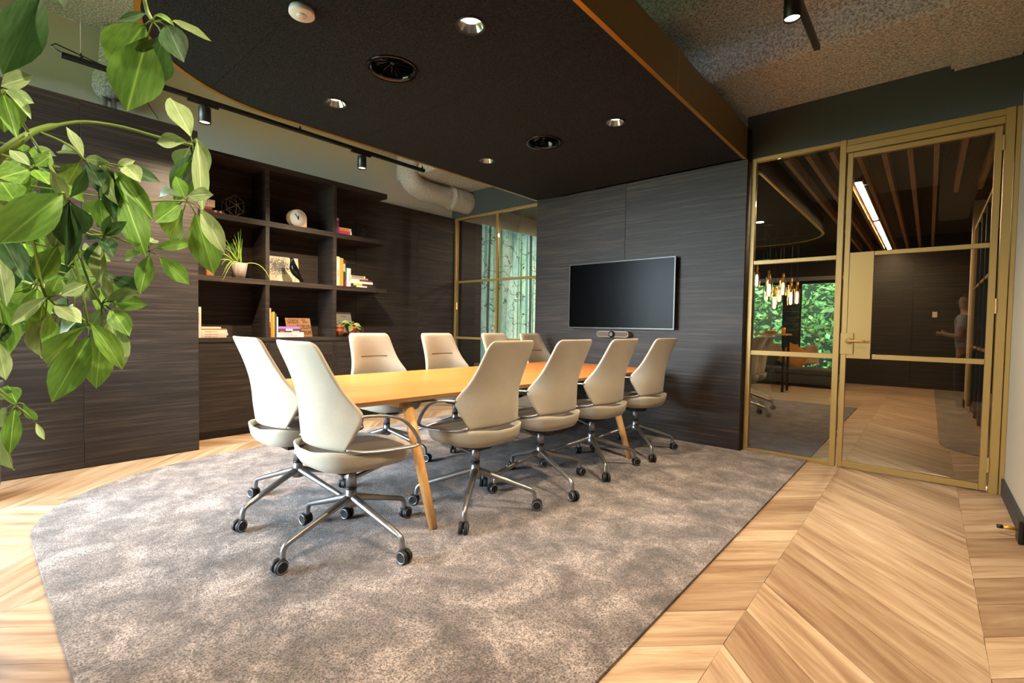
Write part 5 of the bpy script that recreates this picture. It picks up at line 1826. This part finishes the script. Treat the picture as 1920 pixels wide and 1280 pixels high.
for k in range(5):
    box('shelf', (-2.73, 13.38, 1.06 + .15 * k), (-2.44, 13.484, 1.075 + .15 * k), flat('rack_shelf_%d' % k, (80, 66, 54), .6), t)
# person beside the camera, mirrored in the door glass
def skin(name, joints, edges, mat, parent, lv=2, root=0):
    names = list(joints)
    me = D.meshes.new(name)
    me.from_pydata([joints[k][0] for k in names], [(names.index(a), names.index(b)) for a, b in edges], [])
    o = D.objects.new(name, me)
    link(o, parent)
    m = o.modifiers.new('skin', 'SKIN')
    m.use_smooth_shade = True
    for i, k in enumerate(names):
        r = joints[k][1]
        me.skin_vertices[0].data[i].radius = r if isinstance(r, tuple) else (r, r)
        me.skin_vertices[0].data[i].use_root = i == root
    sub(o, lv)
    me.materials.append(mat)
    return o


pe = thing('person', 'person in a white t-shirt and dark jeans, faintly mirrored in the glass door', 'person', (0.41, 0.66, 0), PI / 2 + .35, local=True)
skm = flat('skin_tone', (198, 150, 122), .55)
J = {'pelvis': ((0, 0, .95), (.13, .10)), 'waist': ((0, .005, 1.10), (.12, .09)), 'chest': ((0, .005, 1.28), (.145, .10)), 'upper': ((0, -.01, 1.42), (.12, .085)), 'neck': ((0, .0, 1.51), (.052, .055)), 'jaw': ((0, .025, 1.575), (.058, .070)), 'skull': ((0, .018, 1.665), (.074, .092)), 'crown': ((0, .008, 1.735), (.058, .07))}
Ed = [('pelvis', 'waist'), ('waist', 'chest'), ('chest', 'upper'), ('upper', 'neck'), ('neck', 'jaw'), ('jaw', 'skull'), ('skull', 'crown')]
for n_, sg_ in (('l', -1), ('r', 1)):
    J['sh' + n_] = ((sg_ * .165, -.012, 1.425), .052)
    J['el' + n_] = ((sg_ * .235, -.03, 1.15), .041)
    J['wr' + n_] = ((sg_ * .095, .20, 1.17), (.027, .024))
    J['pa' + n_] = ((sg_ * .062, .262, 1.185), (.034, .017))
    J['hip' + n_] = ((sg_ * .088, 0, .89), .080)
    J['kn' + n_] = ((sg_ * .10, .025, .50), .055)
    J['an' + n_] = ((sg_ * .105, -.01, .10), .038)
    J['ba' + n_] = ((sg_ * .11, .10, .045), (.038, .026))
    J['to' + n_] = ((sg_ * .115, .165, .036), (.030, .018))
    Ed += [('upper', 'sh' + n_), ('sh' + n_, 'el' + n_), ('el' + n_, 'wr' + n_), ('wr' + n_, 'pa' + n_), ('pelvis', 'hip' + n_), ('hip' + n_, 'kn' + n_), ('kn' + n_, 'an' + n_), ('an' + n_, 'ba' + n_), ('ba' + n_, 'to' + n_)]
    for f_, (oz, ln) in enumerate(((.030, .030), (.012, .036), (-.006, .034), (-.022, .026))):
        J['f%d' % f_ + n_] = ((sg_ * .050, .262 + .034 + ln * .3, 1.185 + oz), .0088)
        J['g%d' % f_ + n_] = ((sg_ * .030, .262 + .040 + ln, 1.183 + oz), .0080)
        J['h%d' % f_ + n_] = ((sg_ * .012, .262 + .036 + ln, 1.182 + oz), .0070)
        Ed += [('pa' + n_, 'f%d' % f_ + n_), ('f%d' % f_ + n_, 'g%d' % f_ + n_), ('g%d' % f_ + n_, 'h%d' % f_ + n_)]
    J['th' + n_] = ((sg_ * .050, .250, 1.222), .0105)
    J['ti' + n_] = ((sg_ * .028, .275, 1.240), .0085)
    Ed += [('pa' + n_, 'th' + n_), ('th' + n_, 'ti' + n_)]
body = skin('body', J, Ed, skm, pe)
T = {'hem': ((0, .0, .93), (.165, .125)), 'waist': ((0, .005, 1.08), (.155, .118)), 'chest': ((0, .005, 1.28), (.172, .125)), 'upper': ((0, -.01, 1.42), (.135, .10)), 'collar': ((0, -.005, 1.485), (.072, .07))}
Et = [('hem', 'waist'), ('waist', 'chest'), ('chest', 'upper'), ('upper', 'collar')]
for n_, sg_ in (('l', -1), ('r', 1)):
    T['sh' + n_] = ((sg_ * .170, -.012, 1.425), .068)
    T['sl' + n_] = ((sg_ * .213, -.024, 1.235), .066)
    Et += [('upper', 'sh' + n_), ('sh' + n_, 'sl' + n_)]
skin('t_shirt', T, Et, m_fabric('white_cotton', (226, 226, 226), 300), pe)
Q = {'hips': ((0, 0, .96), (.150, .115)), 'seat': ((0, -.005, .90), (.150, .115))}
Eq = [('hips', 'seat')]
for n_, sg_ in (('l', -1), ('r', 1)):
    Q['th' + n_] = ((sg_ * .092, 0, .82), .095)
    Q['kn' + n_] = ((sg_ * .10, .022, .50), .070)
    Q['an' + n_] = ((sg_ * .105, -.01, .115), .056)
    Eq += [('seat', 'th' + n_), ('th' + n_, 'kn' + n_), ('kn' + n_, 'an' + n_)]
skin('jeans', Q, Eq, m_fabric('dark_denim', (40, 42, 50), 300), pe)
for sg_ in (-1, 1):
    skin('shoe', {'heel': ((sg_ * .105, -.045, .046), (.040, .042)), 'mid': ((sg_ * .108, .03, .050), (.042, .042)), 'ball': ((sg_ * .112, .11, .042), (.046, .034)), 'toe': ((sg_ * .116, .195, .034), (.036, .024))}, [('heel', 'mid'), ('mid', 'ball'), ('ball', 'toe')], flat('shoe_%d' % sg_, (210, 208, 204), .6), pe)
skin('hair', {'nape': ((0, -.055, 1.60), (.050, .03)), 'back': ((0, -.050, 1.68), (.070, .045)), 'top': ((0, -.005, 1.752), (.072, .052)), 'fringe': ((0, .062, 1.742), (.056, .028))}, [('nape', 'back'), ('back', 'top'), ('top', 'fringe')], flat('dark_hair', (34, 26, 22), .6), pe)
for sg_ in (-1, 1):
    skin('ear', {'a': ((sg_ * .073, .012, 1.645), (.008, .016)), 'b': ((sg_ * .078, .006, 1.675), (.007, .018))}, [('a', 'b')], skm, pe, 1)
    lathe('eye', [(.0001, .104), (.009, .101), (.010, .094), (.0001, .09)], flat('eye_%d' % sg_, (40, 30, 26), .2), pe, 12, (sg_ * .032, 0, 1.664), 'y')
skin('nose', {'a': ((0, .105, 1.665), (.008, .008)), 'b': ((0, .122, 1.632), (.014, .012))}, [('a', 'b')], skm, pe, 1)
tube('mouth', [(-.022, .091, 1.594), (0, .098, 1.592), (.022, .091, 1.594)], [(.003, .004), (.006, .005), (.003, .004)], flat('lips', (160, 96, 86), .5), pe, 8)
ph_ = thing('phone', 'black phone in the hands of the mirrored person', 'phone', (0.41, 0.66, 0), PI / 2 + .35, local=True)
box('case', (-.038, .300, 1.150), (.038, .309, 1.240), M['black'], ph_, .003)
box('display', (-.035, .2985, 1.153), (.035, .2998, 1.237), M['screen'], ph_)
# garden
struct(box('ground', (-40, -40, -.5), (40, 60, -.2), M['ground']))
gv, gf = [], []
R2 = random.Random(3)
for i in range(9000):
    c_ = Vector((R2.uniform(-8, 1.5), 15.0 + abs(R2.gauss(0, .8)), R2.uniform(-.2, 5.2)))
    s_ = R2.uniform(.05, .13)
    e_ = Euler((R2.uniform(-1.2, 1.2), R2.uniform(-1.2, 1.2), R2.uniform(0, 6.28))).to_matrix()
    k = len(gv)
    for p in ((-.5, 0, 0), (0, -1, .15), (.5, 0, 0), (0, 1, -.15)):
        gv.append(c_ + e_ @ Vector(p) * s_)
    gf.append([k, k + 1, k + 2, k + 3])
hd = from_py('garden_shrubs', gv, gf, M['outside_leaf'])
tag(hd, 'dense green garden shrubs outside the far windows', 'shrubs', kind='stuff')
struct(box('garden_bank', (-9, 16.6, -.3), (2.5, 16.9, 5.0), flat('shrub_depth', (22, 40, 18), .9)))

# strip helper marks
for o in D.objects:
    for k in ('_local', '_first', '_a'):
        if k in o:
            del o[k]
